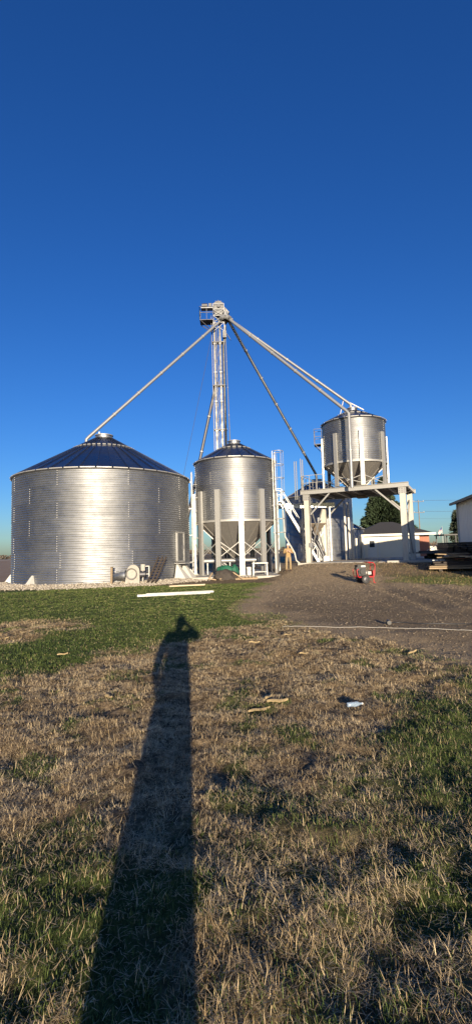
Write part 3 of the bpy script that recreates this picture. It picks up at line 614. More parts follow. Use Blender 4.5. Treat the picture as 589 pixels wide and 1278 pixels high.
# ------------------------------------------------------------------ garage, white building
ga = thing('garage', 'low cream garage with a dark hipped roof behind the drive-through', 'garage', (12.1, 47.0, 0.5), R(-6))
m = MB().box((1.0, 4.0, 1.2), (2.0, 8.0, 2.4)).box((5.55, 4.0, 1.2), (0.5, 8.0, 2.4)).box((3.65, 4.0, 2.3), (3.3, 8.0, 0.2)).box((3.65, 4.5, 1.1), (3.3, 7.0, 2.2)); m.build('wall', M['siding'], ga)
gd = None
for k in range(5):
    o = MB().box((3.65, 0.06, 0.22 + 0.436 * k), (3.28, 0.06, 0.425)).build('garage_door_panel', M['siding'], ga)
m = MB()
for x in (1.93, 5.37): m.box((x, -0.02, 1.15), (0.12, 0.06, 2.3))
m.box((3.65, -0.02, 2.28), (3.56, 0.06, 0.12)); m.build('garage_door_frame', M['trim'], ga)
dr = MB().box((1.25, -0.02, 1.05), (0.86, 0.06, 2.1)).build('entry_door', M['trim'], ga)
MB().box((1.25, -0.06, 1.5), (0.48, 0.03, 0.62)).build('pane', M['glass'], dr)
MB().box((0.93, -0.08, 1.0), (0.05, 0.07, 0.05)).build('handle', M['darkmetal'], dr)
m = MB().box((6.35, 4.2, 1.2), (1.05, 7.4, 2.4)); m.build('brick_wing', mat('red_brick', (0.36, 0.15, 0.10), 0.85, 0, col2=(0.25, 0.10, 0.07), scale=9, bump=0.3, bscale=30), ga)
rf = MB().add([(-0.5, -0.5, 2.42), (7.2, -0.5, 2.42), (7.2, 8.5, 2.42), (-0.5, 8.5, 2.42), (2.9, 4.0, 3.85), (4.2, 4.0, 3.85), (-0.5, -0.5, 2.36), (7.2, -0.5, 2.36), (7.2, 8.5, 2.36), (-0.5, 8.5, 2.36)],
    [(0, 1, 5, 4), (1, 2, 5), (2, 3, 4, 5), (3, 0, 4), (9, 8, 7, 6)]).build('roof', M['shingle'], ga)
m = MB()
for a, b in (((-0.52, -0.52), (7.22, -0.52)), ((7.22, -0.52), (7.22, 8.52)), ((-0.52, 8.52), (-0.52, -0.52))): m.beam((*a, 2.36), (*b, 2.36), 0.05, 0.2)
m.build('fascia', M['trim'], rf)
for x in (-0.35, 0.35): MB().box((x, -0.35, 1.2), (0.14, 0.14, 2.3)).build('porch_post', M['trim'], ga)
tag(MB().prism([(11.6, 46.9), (18.5, 46.2), (18.0, 38.5), (11.4, 40.0)], 'z', 0.3, 0.67).build('garage_apron', M['concrete']), kind='structure')

wb = thing('metal_building', 'white steel-sided building at the right edge, shaded long wall', 'building', (14.12, 30.0, 0.0), R(-12.1))
LN, WD, EH = 11.5, 9.0, 4.28
nP = 12; pw = LN / nP
pm = MB(); pm.prism([(0, 0.003), (0.0, pw - 0.003), (0.05, pw - 0.003), (0.05, 0.003)], 'z', 0.0, EH)
for yy in (0.12, 0.42, 0.72): pm.prism([(-0.03, yy), (-0.03, yy + 0.05), (0, yy + 0.09), (0, yy - 0.04)], 'z', 0.0, EH)
pme = pm.mesh('wall_panel', M['whitewall'])
for k in range(nP): link('wall_panel', pme, wb, (0, -LN + k * pw, 0))
RH = EH + WD / 2 * 0.12
for y0, y1 in ((-0.06, -0.01), (-LN + 0.01, -LN + 0.06)):
    m = MB(); m.prism([(0.06, 0), (WD, 0), (WD, EH), (WD / 2, RH), (0.06, EH)], 'y', y0, y1); m.build('gable_wall', M['whitewall'], wb)
MB().box((WD - 0.03, -LN / 2, EH / 2), (0.05, LN - 0.2, EH)).build('far_wall', M['whitewall'], wb)
m = MB()
for a, b in (((-0.35, EH - 0.06), (WD / 2, RH + 0.06)), ((WD + 0.35, EH - 0.06), (WD / 2, RH + 0.06))):
    m.add([(a[0], -LN - 0.3, a[1]), (a[0], 0.3, a[1]), (b[0], 0.3, b[1]), (b[0], -LN - 0.3, b[1]), (a[0], -LN - 0.3, a[1] + 0.05), (a[0], 0.3, a[1] + 0.05), (b[0], 0.3, b[1] + 0.05), (b[0], -LN - 0.3, b[1] + 0.05)],
          [(0, 1, 2, 3), (7, 6, 5, 4), (0, 4, 5, 1), (1, 5, 6, 2), (3, 2, 6, 7), (0, 3, 7, 4)])
wr = m.build('roof', M['shingle'], wb)
MB().box((-0.38, -LN / 2, EH - 0.02), (0.12, LN + 0.6, 0.14)).build('gutter', M['darkmetal'], wr)
MB().box((-0.045, -0.05, EH / 2), (0.10, 0.14, EH)).build('corner_trim', M['trim'], wb)

# ------------------------------------------------------------------ trees
def spray_tree(name, label, loc, H, Wd, n, hue, power=0.75, base=0.06, leaf=0.28, group=None, droop=0.25, gappy=0.0, cat='conifer'):
    rg = np.random.default_rng(int(abs(loc[0]) * 91 + H * 13)); t = thing(name, label, cat, loc, 0, group)
    MB().tube([(0, 0, 0), (0.03, 0, H * 0.4), (0, 0.03, H * 0.97)], [H * 0.022, H * 0.016, 0.02], 8).build('trunk', M['bark'], t, True)
    nb = 170 if gappy == 0 else 60
    hb = base + (1 - base) * rg.random(nb) ** 0.9; ab = rg.random(nb) * 6.283; lb = (0.78 + 0.3 * rg.random(nb))
    lm = MB(); k = 0
    pick = rg.integers(0, nb, n); s = rg.random(n) ** 0.55
    rad = Wd / 2 * np.clip(1 - hb, 0.015, 1) ** power * lb
    r = rad[pick] * s; a = ab[pick] + rg.normal(0, 0.20, n) * (1.1 - 0.5 * s); z = hb[pick] * H - droop * r * s + rg.normal(0, 0.14 + 0.02 * H, n) * 0.6
    c = np.stack([r * np.cos(a), r * np.sin(a), np.maximum(z, 0.15)], -1)
    # each leaf-sized face: a bent quad with random attitude leaning outward
    d = np.stack([np.cos(a), np.sin(a), rg.normal(-0.1, 0.45, n)], -1); d /= np.linalg.norm(d, axis=1)[:, None]
    u = np.cross(d, rg.normal(0, 1, (n, 3))); u /= np.linalg.norm(u, axis=1)[:, None] + 1e-6
    L = leaf * (0.6 + 0.8 * rg.random(n))[:, None]; w = L * 0.30
    v = np.stack([c - u * w, c + u * w, c + d * L * 1.3 + u * w * 0.3, c + d * L * 1.3 - u * w * 0.3], 1).reshape(-1, 3)
    col = np.array(hue)[None] * (0.55 + 0.9 * rg.random((n, 1))); col = np.repeat(col, 4, 0)
    me = raw_mesh('crown', v, np.arange(4 * n), np.arange(0, 4 * n, 4), col, M['leaf']); link('crown', me, t)
    return t
spray_tree('spruce_tree', 'broad dark spruce rising behind the cream garage roof', (20.5, 65, 0.3), 10.6, 12.5, 62000, (0.034, 0.052, 0.025), 0.85, 0.04, 0.30)
spray_tree('pine_tree', 'narrow layered evergreen beside the white building corner', (29.4, 62, 0.3), 6.3, 4.0, 9000, (0.030, 0.040, 0.026), 0.6, 0.15, 0.30, gappy=1)
def bare_tree(label, loc, H, seed):
    rg = random.Random(seed); t = thing('bare_tree', label, 'tree', loc, 0, 'bare trees on the horizon'); tr = MB(); tw = MB()
    def grow(p, d, L, r, lev):
        q = p + d * L; (tr if lev < 2 else tw).tube([p, (p + q) / 2 + Vector((rg.uniform(-1, 1), rg.uniform(-1, 1), 0)) * L * 0.06, q], [r, r * 0.8, r * 0.6], 5 if lev < 2 else 3, False)
        if lev == 5: return
        for k in range(3 if lev < 4 else 4):
            a = rg.uniform(0, 6.28); sp = rg.uniform(0.3, 0.85)
            e = (d + Vector((math.cos(a) * sp, math.sin(a) * sp, rg.uniform(-0.05, 0.25)))).normalized(); grow(p.lerp(q, rg.uniform(0.6, 1)), e, L * rg.uniform(0.6, 0.85), max(r * 0.6, 0.03), lev + 1)
    grow(Vector((0, 0, 0)), Vector((0, 0, 1)), H * 0.27, H * 0.022, 0)
    tr.build('trunk', M['bark'], t, True); tw.build('crown', M['greybark'], t)
for k, (x, y, H, lab) in enumerate([(39.5, 100, 4.4, 'leftmost round bare brown tree right of the brick wing'), (45.0, 108, 3.9, 'bare brown tree left of the flagpole foot'), (49.5, 104, 4.5, 'bare brown tree left of the layered evergreen'), (52.0, 106, 3.8, 'bare brown tree behind the layered evergreen')]):
    bare_tree(lab, (x, y, 0), H, 40 + k)
# far tree line as one mass
rg = np.random.default_rng(5); n = 26000
x = rg.uniform(-1500, 1500, n); top = 3.5 + 7 * fbm(x / 45, x * 0 + 3, 71); z = rg.random(n) ** 0.8 * top; y = 820 + rg.normal(0, 6, n)
c = np.stack([x, y, z], -1); u = rg.normal(0, 1, (n, 3)); u /= np.linalg.norm(u, axis=1)[:, None]; w_ = np.cross(u, rg.normal(0, 1, (n, 3))); w_ /= np.linalg.norm(w_, axis=1)[:, None]
v = np.stack([c - u * 1.6, c + w_ * 0.9, c + u * 1.6, c - w_ * 0.9], 1).reshape(-1, 3)
col = np.repeat(np.array([[0.11, 0.085, 0.065]]) * (0.6 + 0.8 * rg.random((n, 1))), 4, 0)
tag(link('tree_line', raw_mesh('tree_line', v, np.arange(4 * n), np.arange(0, 4 * n, 4), col, M['leaf'])), 'far brown tree line on the horizon', 'trees', kind='stuff')

# low farm buildings, far right
for (x, y, w, h, mt, lab) in ((48.0, 120, 5, 1.7, 'trim', 'tiny white shed between the far bare trees'), (43.0, 125, 7, 2.1, 'siding', 'small pale far shed left of the white one')):
    t = thing('far_shed', lab, 'shed', (x, y, 0), 0, 'far sheds'); MB().box((0, 2, h / 2), (w, 4, h)).build('wall', M[mt], t)
    MB().prism([(-w / 2 - 0.3, h), (w / 2 + 0.3, h), (0, h + 1.0)], 'y', -0.3, 4.3).build('roof', M['shingle'], t)
    MB().box((0.4, -0.03, 0.9), (0.9, 0.06, 1.8)).build('door', M['wood'], t)
pc = thing('open_canopy', 'flat dark canopy roof on posts left of the white building', 'shelter', (23.0, 52, 0.3))
MB().box((0.6, 1.5, 2.55), (1.5, 2.6, 0.14)).build('roof', M['black'], pc)
for x in (0.0, 1.2):
    for y in (0.4, 2.6): MB().box((x, y, 1.24), (0.1, 0.1, 2.46)).build('post', M['black'], pc)

# flag on a pole
fp = thing('flagpole', 'thin flagpole with a limp striped flag above the bare trees', 'flagpole', (33.9, 78.0, 0.0))
MB().tube([(0, 0, 0), (0, 0, 4.9)], [0.05, 0.03], 8).build('pole', M['white'], fp, True)
m = MB(); nx, nz = 8, 14
for j in range(nz + 1):
    for i in range(nx + 1):
        s = i / nx; tt = j / nz
        m.v.append((-0.04 - s * (0.42 + 0.5 * (1 - tt) ** 2) - 0.35 * tt * s, 0.10 * math.sin(s * 9 + tt * 3), 4.75 - tt * 1.0 - s * 1.35 * (0.5 + 0.5 * s)))
for j in range(nz):
    for i in range(nx):
        m.f.append((j * (nx + 1) + i, j * (nx + 1) + i + 1, (j + 1) * (nx + 1) + i + 1, (j + 1) * (nx + 1) + i)); m.m.append(2 if (j < 7 and i < 4) else (0 if j % 2 == 0 else 1))
fo = m.build('flag', [mat('flag_red', (0.40, 0.03, 0.04), 0.8), mat('flag_white', (0.7, 0.7, 0.68), 0.8), mat('flag_blue', (0.03, 0.05, 0.16), 0.8)], fp, True); fo.scale = (0.75, 0.75, 0.75); fo.location = (0, 0, 1.2)

# utility poles and wires
def upole(x, y, H, lab):
    t = thing('utility_pole', lab, 'pole', (x, y, 0), 0, 'utility poles'); MB().tube([(0, 0, 0), (0, 0, H)], [0.10, 0.07], 8).build('pole', M['polewood'], t, True)
    for z in (H - 0.35, H - 2.2): MB().beam((-0.9, -0.15, z), (0.9, -0.15, z), 0.07, 0.08).build('crossarm', M['polewood'], t)
    m = MB()
    for z in (H - 0.35, H - 2.2):
        for q in (-0.8, 0, 0.8): m.tube([(q, -0.15, z + 0.05), (q, -0.15, z + 0.22)], 0.05, 6)
    m.build('insulators', M['white'], t)
upole(31.0, 80, 9.6, 'utility pole seen just right of the drive-through column')
upole(58.0, 68, 9.6, 'utility pole hidden beyond the white building')
for k, (z, q) in enumerate(((9.47, -0.8), (9.47, 0.8), (7.62, -0.8), (7.62, 0.8), (6.4, 0))):
    pts = [(31.0 + q + (27.0) * t, 80 - 0.15 - 12 * t, z - 4 * 0.55 * t * (1 - t)) for t in np.linspace(0, 1, 13)]
    base = Vector(pts[0]); w = thing('power_line', ['topmost overhead wire, left strand', 'topmost overhead wire, right strand', 'second overhead wire, left strand', 'second overhead wire, right strand', 'lowest overhead wire beside the pole'][k], 'wire', base, 0, 'overhead wires')
    MB().tube([Vector(p) - base for p in pts], 0.009, 5).build('strand', M['wire'], w)

# ------------------------------------------------------------------ yard clutter on the right
def stack(name, label, loc, rz, boards, cat, mats):
    t = thing(name, label, cat, loc, rz)
    for (x, y, z, l, w, h, a, b, mt) in boards:
        o = MB().box((0, 0, 0), (l, w, h)).build('board', M[mt], t); o.location = (x, y, z); o.rotation_euler = (0, R(b), R(a))
    return t
g0 = gz(12.3, 27.5)
bl = []; r2 = random.Random(3)
for lay in range(4):
    for k in range(5):
        bl.append((r2.uniform(-0.15, 0.15), -0.55 + 0.26 * k, 0.16 + 0.1 * lay, 2.9 - 0.25 * lay + r2.uniform(-0.3, 0.3), 0.23, 0.075, r2.uniform(-3, 3), r2.uniform(-0.5, 0.5), r2.choice(['darkwood', 'rust', 'darkwood', 'darkwood', 'wood'])))
for k in range(18):
    bl.append((r2.uniform(-1.0, 1.2), r2.uniform(-0.6, 0.5), 0.56 + 0.02 * k, r2.uniform(0.7, 1.6), 0.16, 0.05, r2.uniform(-50, 50), r2.uniform(-3, 3), r2.choice(['rust', 'palewood', 'darkwood', 'wood', 'trim', 'rust', 'wood'])))
for x in (-1.0, 1.0): bl.append((x, 0, 0.06, 0.18, 1.5, 0.12, 0, 0, 'darkwood'))
stack('lumber_pile', 'messy pile of rusty and pale boards by the white building', (11.75, 25.6, gz(11.75, 25.6)), R(-8), bl, 'lumber pile', None)
bl = []
for lay in range(9):
    for k in range(4): bl.append((r2.uniform(-0.1, 0.1), -0.5 + 0.34 * k, 0.2 + 0.13 * lay, 3.0 + r2.uniform(-0.4, 0.3), 0.30, 0.115, r2.uniform(-1.5, 1.5), 0, 'darkwood'))
for x in (-1.1, 1.1): bl.append((x, 0, 0.07, 0.2, 1.5, 0.14, 0, 0, 'darkwood'))
stack('timber_stack', 'neat dark timber stack behind the messy board pile', (12.95, 28.3, gz(12.95, 28.3)), R(78), bl, 'timber stack', None)
tr = thing('flat_trailer', 'low dark flat trailer right of the drive-through columns', 'trailer', (14.6, 35.6, gz(14.6, 35.6) + 0.02), R(-14))
MB().box((0.6, 0, 0.58), (2.9, 1.6, 0.1)).build('deck', M['darkwood'], tr)
MB().box((0.6, -0.78, 0.50), (2.9, 0.06, 0.16)).box((0.6, 0.78, 0.50), (2.9, 0.06, 0.16)).box((-1.3, 0, 0.48), (1.0, 0.1, 0.1)).build('chassis', M['darkmetal'], tr)
for y in (-0.86, 0.86):
    w = MB().lathe([(0.12, -0.09), (0.29, -0.09), (0.32, -0.05), (0.32, 0.05), (0.29, 0.09), (0.12, 0.09)], 18).build('wheel', M['rubber'], tr, 40); w.location = (0.7, y, 0.32); w.rotation_euler = (R(90), 0, 0)
    MB().lathe([(0.001, -0.06), (0.14, -0.06), (0.14, 0.06), (0.001, 0.06)], 12).build('rim', M['white'], w, 40)
MB().beam((-0.4, -0.3, 0.64), (0.3, -0.5, 1.05), 0.10, 0.04).build('tilted_rail', M['trim'], tr)
lg = thing('log_heap', 'heap of grey poles lying in front of the dark timber stack', 'log heap', (16.0, 29.8 + 6.5, gz(16, 36)))
for k in range(9): MB().tube([(-1.6 + 0.2 * (k % 3), -0.5 + 0.26 * (k % 5), 0.14 + 0.2 * (k // 5)), (1.7 - 0.15 * (k % 4), -0.45 + 0.26 * (k % 5), 0.16 + 0.2 * (k // 5))], 0.11, 8).build('pole', M['darkwood'], lg, 40)
# slab strip in front of the right columns
tag(MB().box((11.3, 30.35, gz(11.3, 30.35) + 0.07), (3.3, 0.35, 0.14), Matrix.Rotation(-BA, 3, 'Z')).build('concrete_kerb', M['concrete']), kind='structure')

# ------------------------------------------------------------------ pressure washer
wx, wy = 5.75, 21.6
pw_ = thing('pressure_washer', 'red wheeled engine unit with black motor, parked on the gravel', 'pressure washer', (wx, wy, gz(wx, wy)), R(8))
def wheel(par, loc, r, w):
    o = MB().lathe([(r * 0.55, -w), (r * 0.9, -w), (r, -w * 0.6), (r, w * 0.6), (r * 0.9, w), (r * 0.55, w)], 24).build('wheel', M['rubber'], par, 40); o.location = loc; o.rotation_euler = (R(90), 0, 0)
    MB().lathe([(0.001, -w * 0.7), (r * 0.2, -w * 0.9), (r * 0.25, -w * 0.5), (r * 0.56, -w * 0.4), (r * 0.56, w * 0.4), (r * 0.25, w * 0.5), (0.001, w * 0.9)], 18).build('rim', M['darkmetal'], o, 40)
    MB().lathe([(r * 0.36, -w * 0.9), (r * 0.5, -w * 0.95), (r * 0.5, -w * 0.7), (r * 0.36, -w * 0.6)], 18).build('rim_ring', M['steel'], o, 40)
wheel(pw_, (-0.10, -0.33, 0.19), 0.19, 0.055); wheel(pw_, (-0.10, 0.33, 0.19), 0.19, 0.055)
m = MB()
for s in (-1, 1):
    m.tube([(-0.42, 0.24 * s, 0.34), (-0.36, 0.24 * s, 0.28), (0.30, 0.24 * s, 0.28), (0.36, 0.24 * s, 0.34), (0.40, 0.24 * s, 0.80), (0.33, 0.24 * s, 0.92), (0.10, 0.24 * s, 0.95)], 0.021, 8)
    m.tube([(0.30, 0.24 * s, 0.28), (0.32, 0.24 * s, 0.03), (0.40, 0.24 * s, 0.02)], 0.02, 8); m.tube([(-0.42, 0.24 * s, 0.34), (-0.46, 0.24 * s, 0.60), (-0.36, 0.24 * s, 0.66)], 0.018, 8)
for x, z in ((-0.36, 0.28), (0.30, 0.28), (0.40, 0.80), (0.10, 0.95), (0.36, 0.55)): m.tube([(x, -0.24, z), (x, 0.24, z)], 0.018, 8)
m.build('frame', M['red'], pw_, 40)
MB().box((0, 0, 0.30), (0.66, 0.44, 0.025)).box((0.33, 0, 0.42), (0.04, 0.42, 0.3)).build('base_plate', M['red'], pw_)
MB().tube([(0.38, -0.2, 0.88), (0.55, -0.2, 0.95), (0.74, -0.18, 1.0), (0.80, 0.2, 1.0), (0.55, 0.2, 0.95), (0.38, 0.2, 0.88)], 0.02, 8).build('handle', M['black'], pw_, 40)
en = MB().box((-0.18, 0, 0.50), (0.34, 0.32, 0.30)).box((-0.20, -0.02, 0.74), (0.40, 0.34, 0.18)).tube([(-0.18, -0.16, 0.53), (-0.18, -0.24, 0.53)], 0.13, 14).build('engine', M['black'], pw_)
MB().box((-0.14, -0.20, 0.77), (0.20, 0.03, 0.07)).build('engine_label', M['trim'], en)
MB().box((-0.38, -0.05, 0.66), (0.10, 0.2, 0.14)).build('muffler', M['darkmetal'], en)
MB().tube([(0.02, 0, 0.46), (0.24, 0, 0.46)], 0.09, 12).box((0.16, -0.06, 0.46), (0.16, 0.24, 0.14)).build('pump', M['steel'], pw_, 40)

# hose across the gravel
hs_ = [(0.9, 10.15), (1.36, 10.02), (2.1, 9.75), (2.7, 9.66), (3.3, 9.42), (3.9, 9.2), (4.4, 8.95), (5.4, 8.6), (7.0, 8.4), (9.0, 8.8)]
def smooth(P, n=6):
    out = []
    for i in range(len(P) - 1):
        p0, p1, p2, p3 = P[max(i - 1, 0)], P[i], P[i + 1], P[min(i + 2, len(P) - 1)]
        for k in range(n):
            t = k / n; out.append(tuple(0.5 * (2 * b + (c - a) * t + (2 * a - 5 * b + 4 * c - d_) * t * t + (3 * b - a - 3 * c + d_) * t ** 3) for a, b, c, d_ in zip(p0, p1, p2, p3)))
    return out + [P[-1]]
P = [(x, y, gz(x, y) + 0.022) for x, y in smooth(hs_)]
tag(MB().tube(P, 0.006, 7).build('garden_hose', M['hose'], None, True), 'thin pale hose lying across the gravel drive', 'hose')
P = [(x, y, gz(x, y) + 0.02) for x, y in smooth([(3.15, 10.15), (3.4, 10.3), (3.9, 10.05), (4.6, 9.9), (5.6, 9.5), (8, 9.4)])]
hn = tag(MB().tube(P, 0.011, 7).build('black_cord', M['black'], None, True), 'dark cord with a thick plug lying beyond the pale hose', 'cord')
MB().tube([(3.13, 10.02, gz(3.13, 10.02) + 0.05), (3.15, 10.2, gz(3.15, 10.2) + 0.05)], 0.045, 8).build('plug', M['black'], hn, 40)

# ------------------------------------------------------------------ things around the bins on the left
fx, fy = -5.62, 25.55
fan = thing('aeration_fan', 'cream snail-shell fan unit at the foot of the widest bin', 'fan', (fx, fy, 0.05), R(6)); fan.scale = (0.88, 0.9, 0.9)
arc = [(0.42, 0.0), (0.42, 0.75)] + [(0.05 + 0.42 * math.cos(R(t)) * 0.9, 0.72 + 0.42 * math.sin(R(t))) for t in range(20, 181, 16)] + [(-0.46, 0.0)]
MB().prism(arc, 'y', -0.28, 0.28).build('fan_housing', M['cream'], fan, 30)
MB().lathe([(0.26, 0), (0.34, 0.10), (0.34, 0.14)], 20).build('inlet_cone', M['steel'], fan, 40).matrix_local = Matrix.Translation((-0.05, -0.30, 0.6)) @ Matrix.Rotation(R(90), 4, 'X')
MB().tube([(-0.46, 0.1, 0.50), (-0.62, 0.1, 0.50), (-1.0, 0.3, 0.45), (-1.25, 0.45, 0.42)], [0.36, 0.33, 0.27, 0.25], 16).build('transition_duct', M['galv'], fan, 40)
MB().box((-1.32, 0.5, 0.36), (0.22, 0.42, 0.5)).build('duct_box', M['cream'], fan)
MB().tube([(0.42, 0, 0.55), (0.75, 0, 0.55)], 0.17, 14).build('motor', M['darkmetal'], fan, 40)
MB().box((0.60, 0.1, 0.95), (0.24, 0.16, 0.38)).box((0.60, 0.1, 0.38), (0.05, 0.05, 0.8)).build('control_box', M['cream'], fan)
sk = thing('fence_post', 'short weathered post standing left of the fan', 'post', (-6.62, 25.0, 0.0))
MB().box((0, 0, 0.48), (0.11, 0.10, 1.0), Matrix.Rotation(R(1.5), 3, 'Y')).build('post', M['wood'], sk)
MB().box((0.012, 0, 0.99), (0.13, 0.12, 0.03)).build('post_cap', M['darkwood'], sk)
gr = thing('steel_rack', 'dark narrow slatted rack leaning against the widest bin', 'rack', (-4.85, 25.55, 0.06), R(10))
TP, BT = Vector((0.62, 0.95, 1.38)), Vector((0, 0, 0.02))
for s in (0, 0.22, 0.42): MB().beam(BT + Vector((s, 0, 0)), TP + Vector((s, 0, 0)), 0.07, 0.08).build('side_rail', M['darkwood'], gr)
for k in range(1, 9): c = BT.lerp(TP, k / 9); MB().beam(c + Vector((0, -0.02, 0)), c + Vector((0.42, -0.02, 0)), 0.05, 0.03).build('slat', M['darkwood'], gr)
stg = thing('pipe_stand', 'thin galvanised stand between the fan and the leaning rack', 'stand', (-5.0, 26.1, 0.08))
MB().beam((-0.2, 0, 0), (-0.2, 0, 0.9), 0.05, 0.05).beam((0.15, 0, 0), (0.15, 0, 0.9), 0.05, 0.05).beam((-0.2, 0, 0.88), (0.15, 0, 0.88), 0.05, 0.05).beam((-0.2, 0, 0.45), (0.15, 0, 0.45), 0.04, 0.04).build('frame', M['steel'], stg)

for (x, y, l, a, lab, k) in ((-2.45, 18.25, 2.75, 13, 'nearer of two long pale steel channels lying on the lawn', 0), (-2.25, 18.55, 2.6, 14, 'farther of two long pale steel channels lying on the lawn', 1)):
    t = thing('steel_channel', lab, 'channel', (x, y, gz(x, y) + 0.02), R(a), 'channels lying on the lawn')
    MB().box((0, 0, 0.02), (l, 0.22, 0.02)).box((0, -0.11, 0.045), (l, 0.02, 0.06)).box((0, 0.11, 0.045), (l, 0.02, 0.06)).build('web', M['pipe'], t)
    for q in (-0.5, 0.5): MB().box((q * (l - 0.1), 0, 0.045), (0.04, 0.19, 0.03)).build('end_plate', M['white'], t)
pk = thing('plank', 'pale new plank lying at the edge of the lawn', 'plank', (-2.45, 22.9, gz(-2.45, 22.9) + 0.03), R(14))
MB().box((0, 0, 0.03), (1.7, 0.26, 0.05)).box((0.25, 0.2, 0.035), (1.3, 0.14, 0.045)).build('board', M['palewood'], pk)
# green bundle and dark tarp heap in front of the hopper bin
def lumpy(name, loc, dims, mt, seed, par, flat=1.0):
    bm = bmesh.new(); bmesh.ops.create_icosphere(bm, subdivisions=4, radius=1)
    for v in bm.verts:
        p = v.co; nn = float(fbm(np.array([p.x * 2.2 + p.z]), np.array([p.y * 2.2 - p.z * 1.3]), seed)[0]) - 0.5
        k = 1 + nn * 0.75; v.co = Vector((p.x * dims[0] * k, p.y * dims[1] * k, max(p.z, -0.35) * dims[2] * k + dims[2] * 0.33))
    me = bpy.data.meshes.new(name); bm.to_mesh(me); bm.free(); me.materials.append(M[mt]); me.polygons.foreach_set('use_smooth', [True] * len(me.polygons)); o = link(name, me, par); o.location = loc; return o
gb = thing('green_tarp', 'crumpled green tarp bundle at the foot of the middle bin', 'tarp', (-0.72, 28.3, 0.14))
lumpy('bundle', (0, 0, 0), (0.55, 0.40, 0.52), 'green', 81, gb); lumpy('loose_end', (0.55, 0.05, 0), (0.22, 0.25, 0.50), 'green', 85, gb)
bt = thing('dark_tarp', 'dark brown tarp heap lying in front of the green bundle', 'tarp', (-0.70, 27.5, 0.02))
lumpy('heap', (0, 0, 0), (0.72, 0.35, 0.42), 'mattarp', 91, bt)
MB().beam((-0.55, -0.3, 0.02), (-0.98, -0.35, 0.12), 0.1, 0.06).beam((-0.98, -0.35, 0.05), (-0.75, -0.1, 0.42), 0.06, 0.05).beam((0.45, -0.3, 0.42), (0.98, -0.35, 0.05), 0.12, 0.06).build('loose_lath', M['wood'], bt)
tb = thing('pipe_table', 'small galvanised table frame under the right of the middle bin', 'stand', (1.35, 29.0, 0.14), R(4))
m = MB()
for x in (-0.42, 0.42):
    for y in (-0.25, 0.25): MB().beam((x, y, 0), (x, y, 0.72), 0.06, 0.06).build('leg', M['steel'], tb)
MB().box((0, 0, 0.75), (0.95, 0.6, 0.06)).build('top', M['steel'], tb); MB().box((0, 0, 0.22), (0.8, 0.4, 0.04)).build('shelf', M['steel'], tb)
uc = thing('unload_conveyor', 'horizontal unloading tube running under the middle bin hopper', 'conveyor', (0, 32.4, 0.14))
MB().tube([(-2.3, -0.6, 0.9), (1.4, -0.3, 0.9)], 0.14, 12).build('tube', M['pipe'], uc, 40)
for x in (-2.0, -0.5, 1.1): MB().beam((x, -0.5, 0), (x, -0.5, 0.78), 0.07, 0.07).build('stand', M['steel'], uc)
MB().box((1.55, -0.3, 0.75), (0.4, 0.45, 0.6)).build('drive_box', M['white'], uc)
for (x, y, h, lab) in ((-0.25, 29.5, 0.55, 'white pail left of the front leg of the middle bin'), (0.72, 29.6, 0.5, 'white pail right of the front leg of the middle bin')):
    t = thing('white_pail', lab, 'pail', (x, y, 0.14)); MB().lathe([(0.001, 0.0), (0.15, 0), (0.18, h), (0.19, h), (0.19, h - 0.06), (0.17, h - 0.07)], 18).build('body', M['trim'], t, 40)
    MB().tube([(-0.18, 0, h - 0.05), (-0.12, -0.16, h - 0.2), (0.12, -0.16, h - 0.2), (0.18, 0, h - 0.05)], 0.008, 5).build('handle', M['darkmetal'], t)
for k, (x, y, a) in enumerate(((-0.1, 27.75, 3), (0.95, 27.95, 6))):
    t = thing('pallet', ['weathered pallet under the dark tarp heap', 'weathered pallet right of the dark tarp heap'][k], 'pallet', (x - 0.4, y, 0.0), R(a), 'pallets by the slab')
    for q in (-0.45, 0, 0.45): MB().box((0, q, 0.05), (1.1, 0.09, 0.10)).build('runner', M['wood'], t)
    for q in np.linspace(-0.5, 0.5, 6): MB().box((q, 0, 0.115), (0.11, 1.05, 0.022)).build('slat', M['wood'], t)

# ------------------------------------------------------------------ corn husks and a bottle on the grass
def husk(name, label, x, y, L, w, a, group='corn husks in the grass', curl=0.05):
    m = MB(); n = 10; k = 4
    for i in range(n + 1):
        t = i / n; ww = w * (math.sin(math.pi * min(max(t * 0.93 + 0.05, 0), 1)) ** 0.7)
        for j in range(k + 1):
            s = j / k * 2 - 1; m.v.append(((t - 0.5) * L, s * ww / 2 * (1 + 0.35 * math.sin(t * 23 + L * 90) * abs(s)) + L * 0.05 * math.sin(t * 4 + L * 50), 0.03 + curl * (1 - s * s) * 0.3 + 0.006 * math.sin(t * 7)))
    for i in range(n):
        for j in range(k): m.f.append((i * (k + 1) + j, i * (k + 1) + j + 1, (i + 1) * (k + 1) + j + 1, (i + 1) * (k + 1) + j)); m.m.append(0)
    vv = list(m.v); b = len(vv); m.v += [(p[0], p[1], p[2] - 0.006) for p in vv]; m.f += [tuple(b + q for q in f[::-1]) for f in list(m.f)]; m.m += [0] * (len(m.f) - len(m.m))
    o = m.build(name, M['husk'], None, True); o.location = (x, y, gz(x, y) - 0.004); o.rotation_euler = (R(rnd.uniform(-8, 8)), R(rnd.uniform(-4, 4)), R(a)); tag(o, label, 'husk', group); return o
husk('corn_husk', 'large pale husk strip, left of the pair in mid lawn', 0.18, 4.97, 0.24, 0.055, 16)
husk('corn_husk', 'large pale husk strip, right of the pair in mid lawn', 0.38, 5.08, 0.22, 0.075, -10)
husk('corn_husk', 'short upright dark-sided husk behind the husk pair', 0.29, 5.20, 0.13, 0.06, 55)
husk('corn_husk', 'lone pale husk scrap left of the shadow', -1.45, 5.32, 0.13, 0.06, -35)
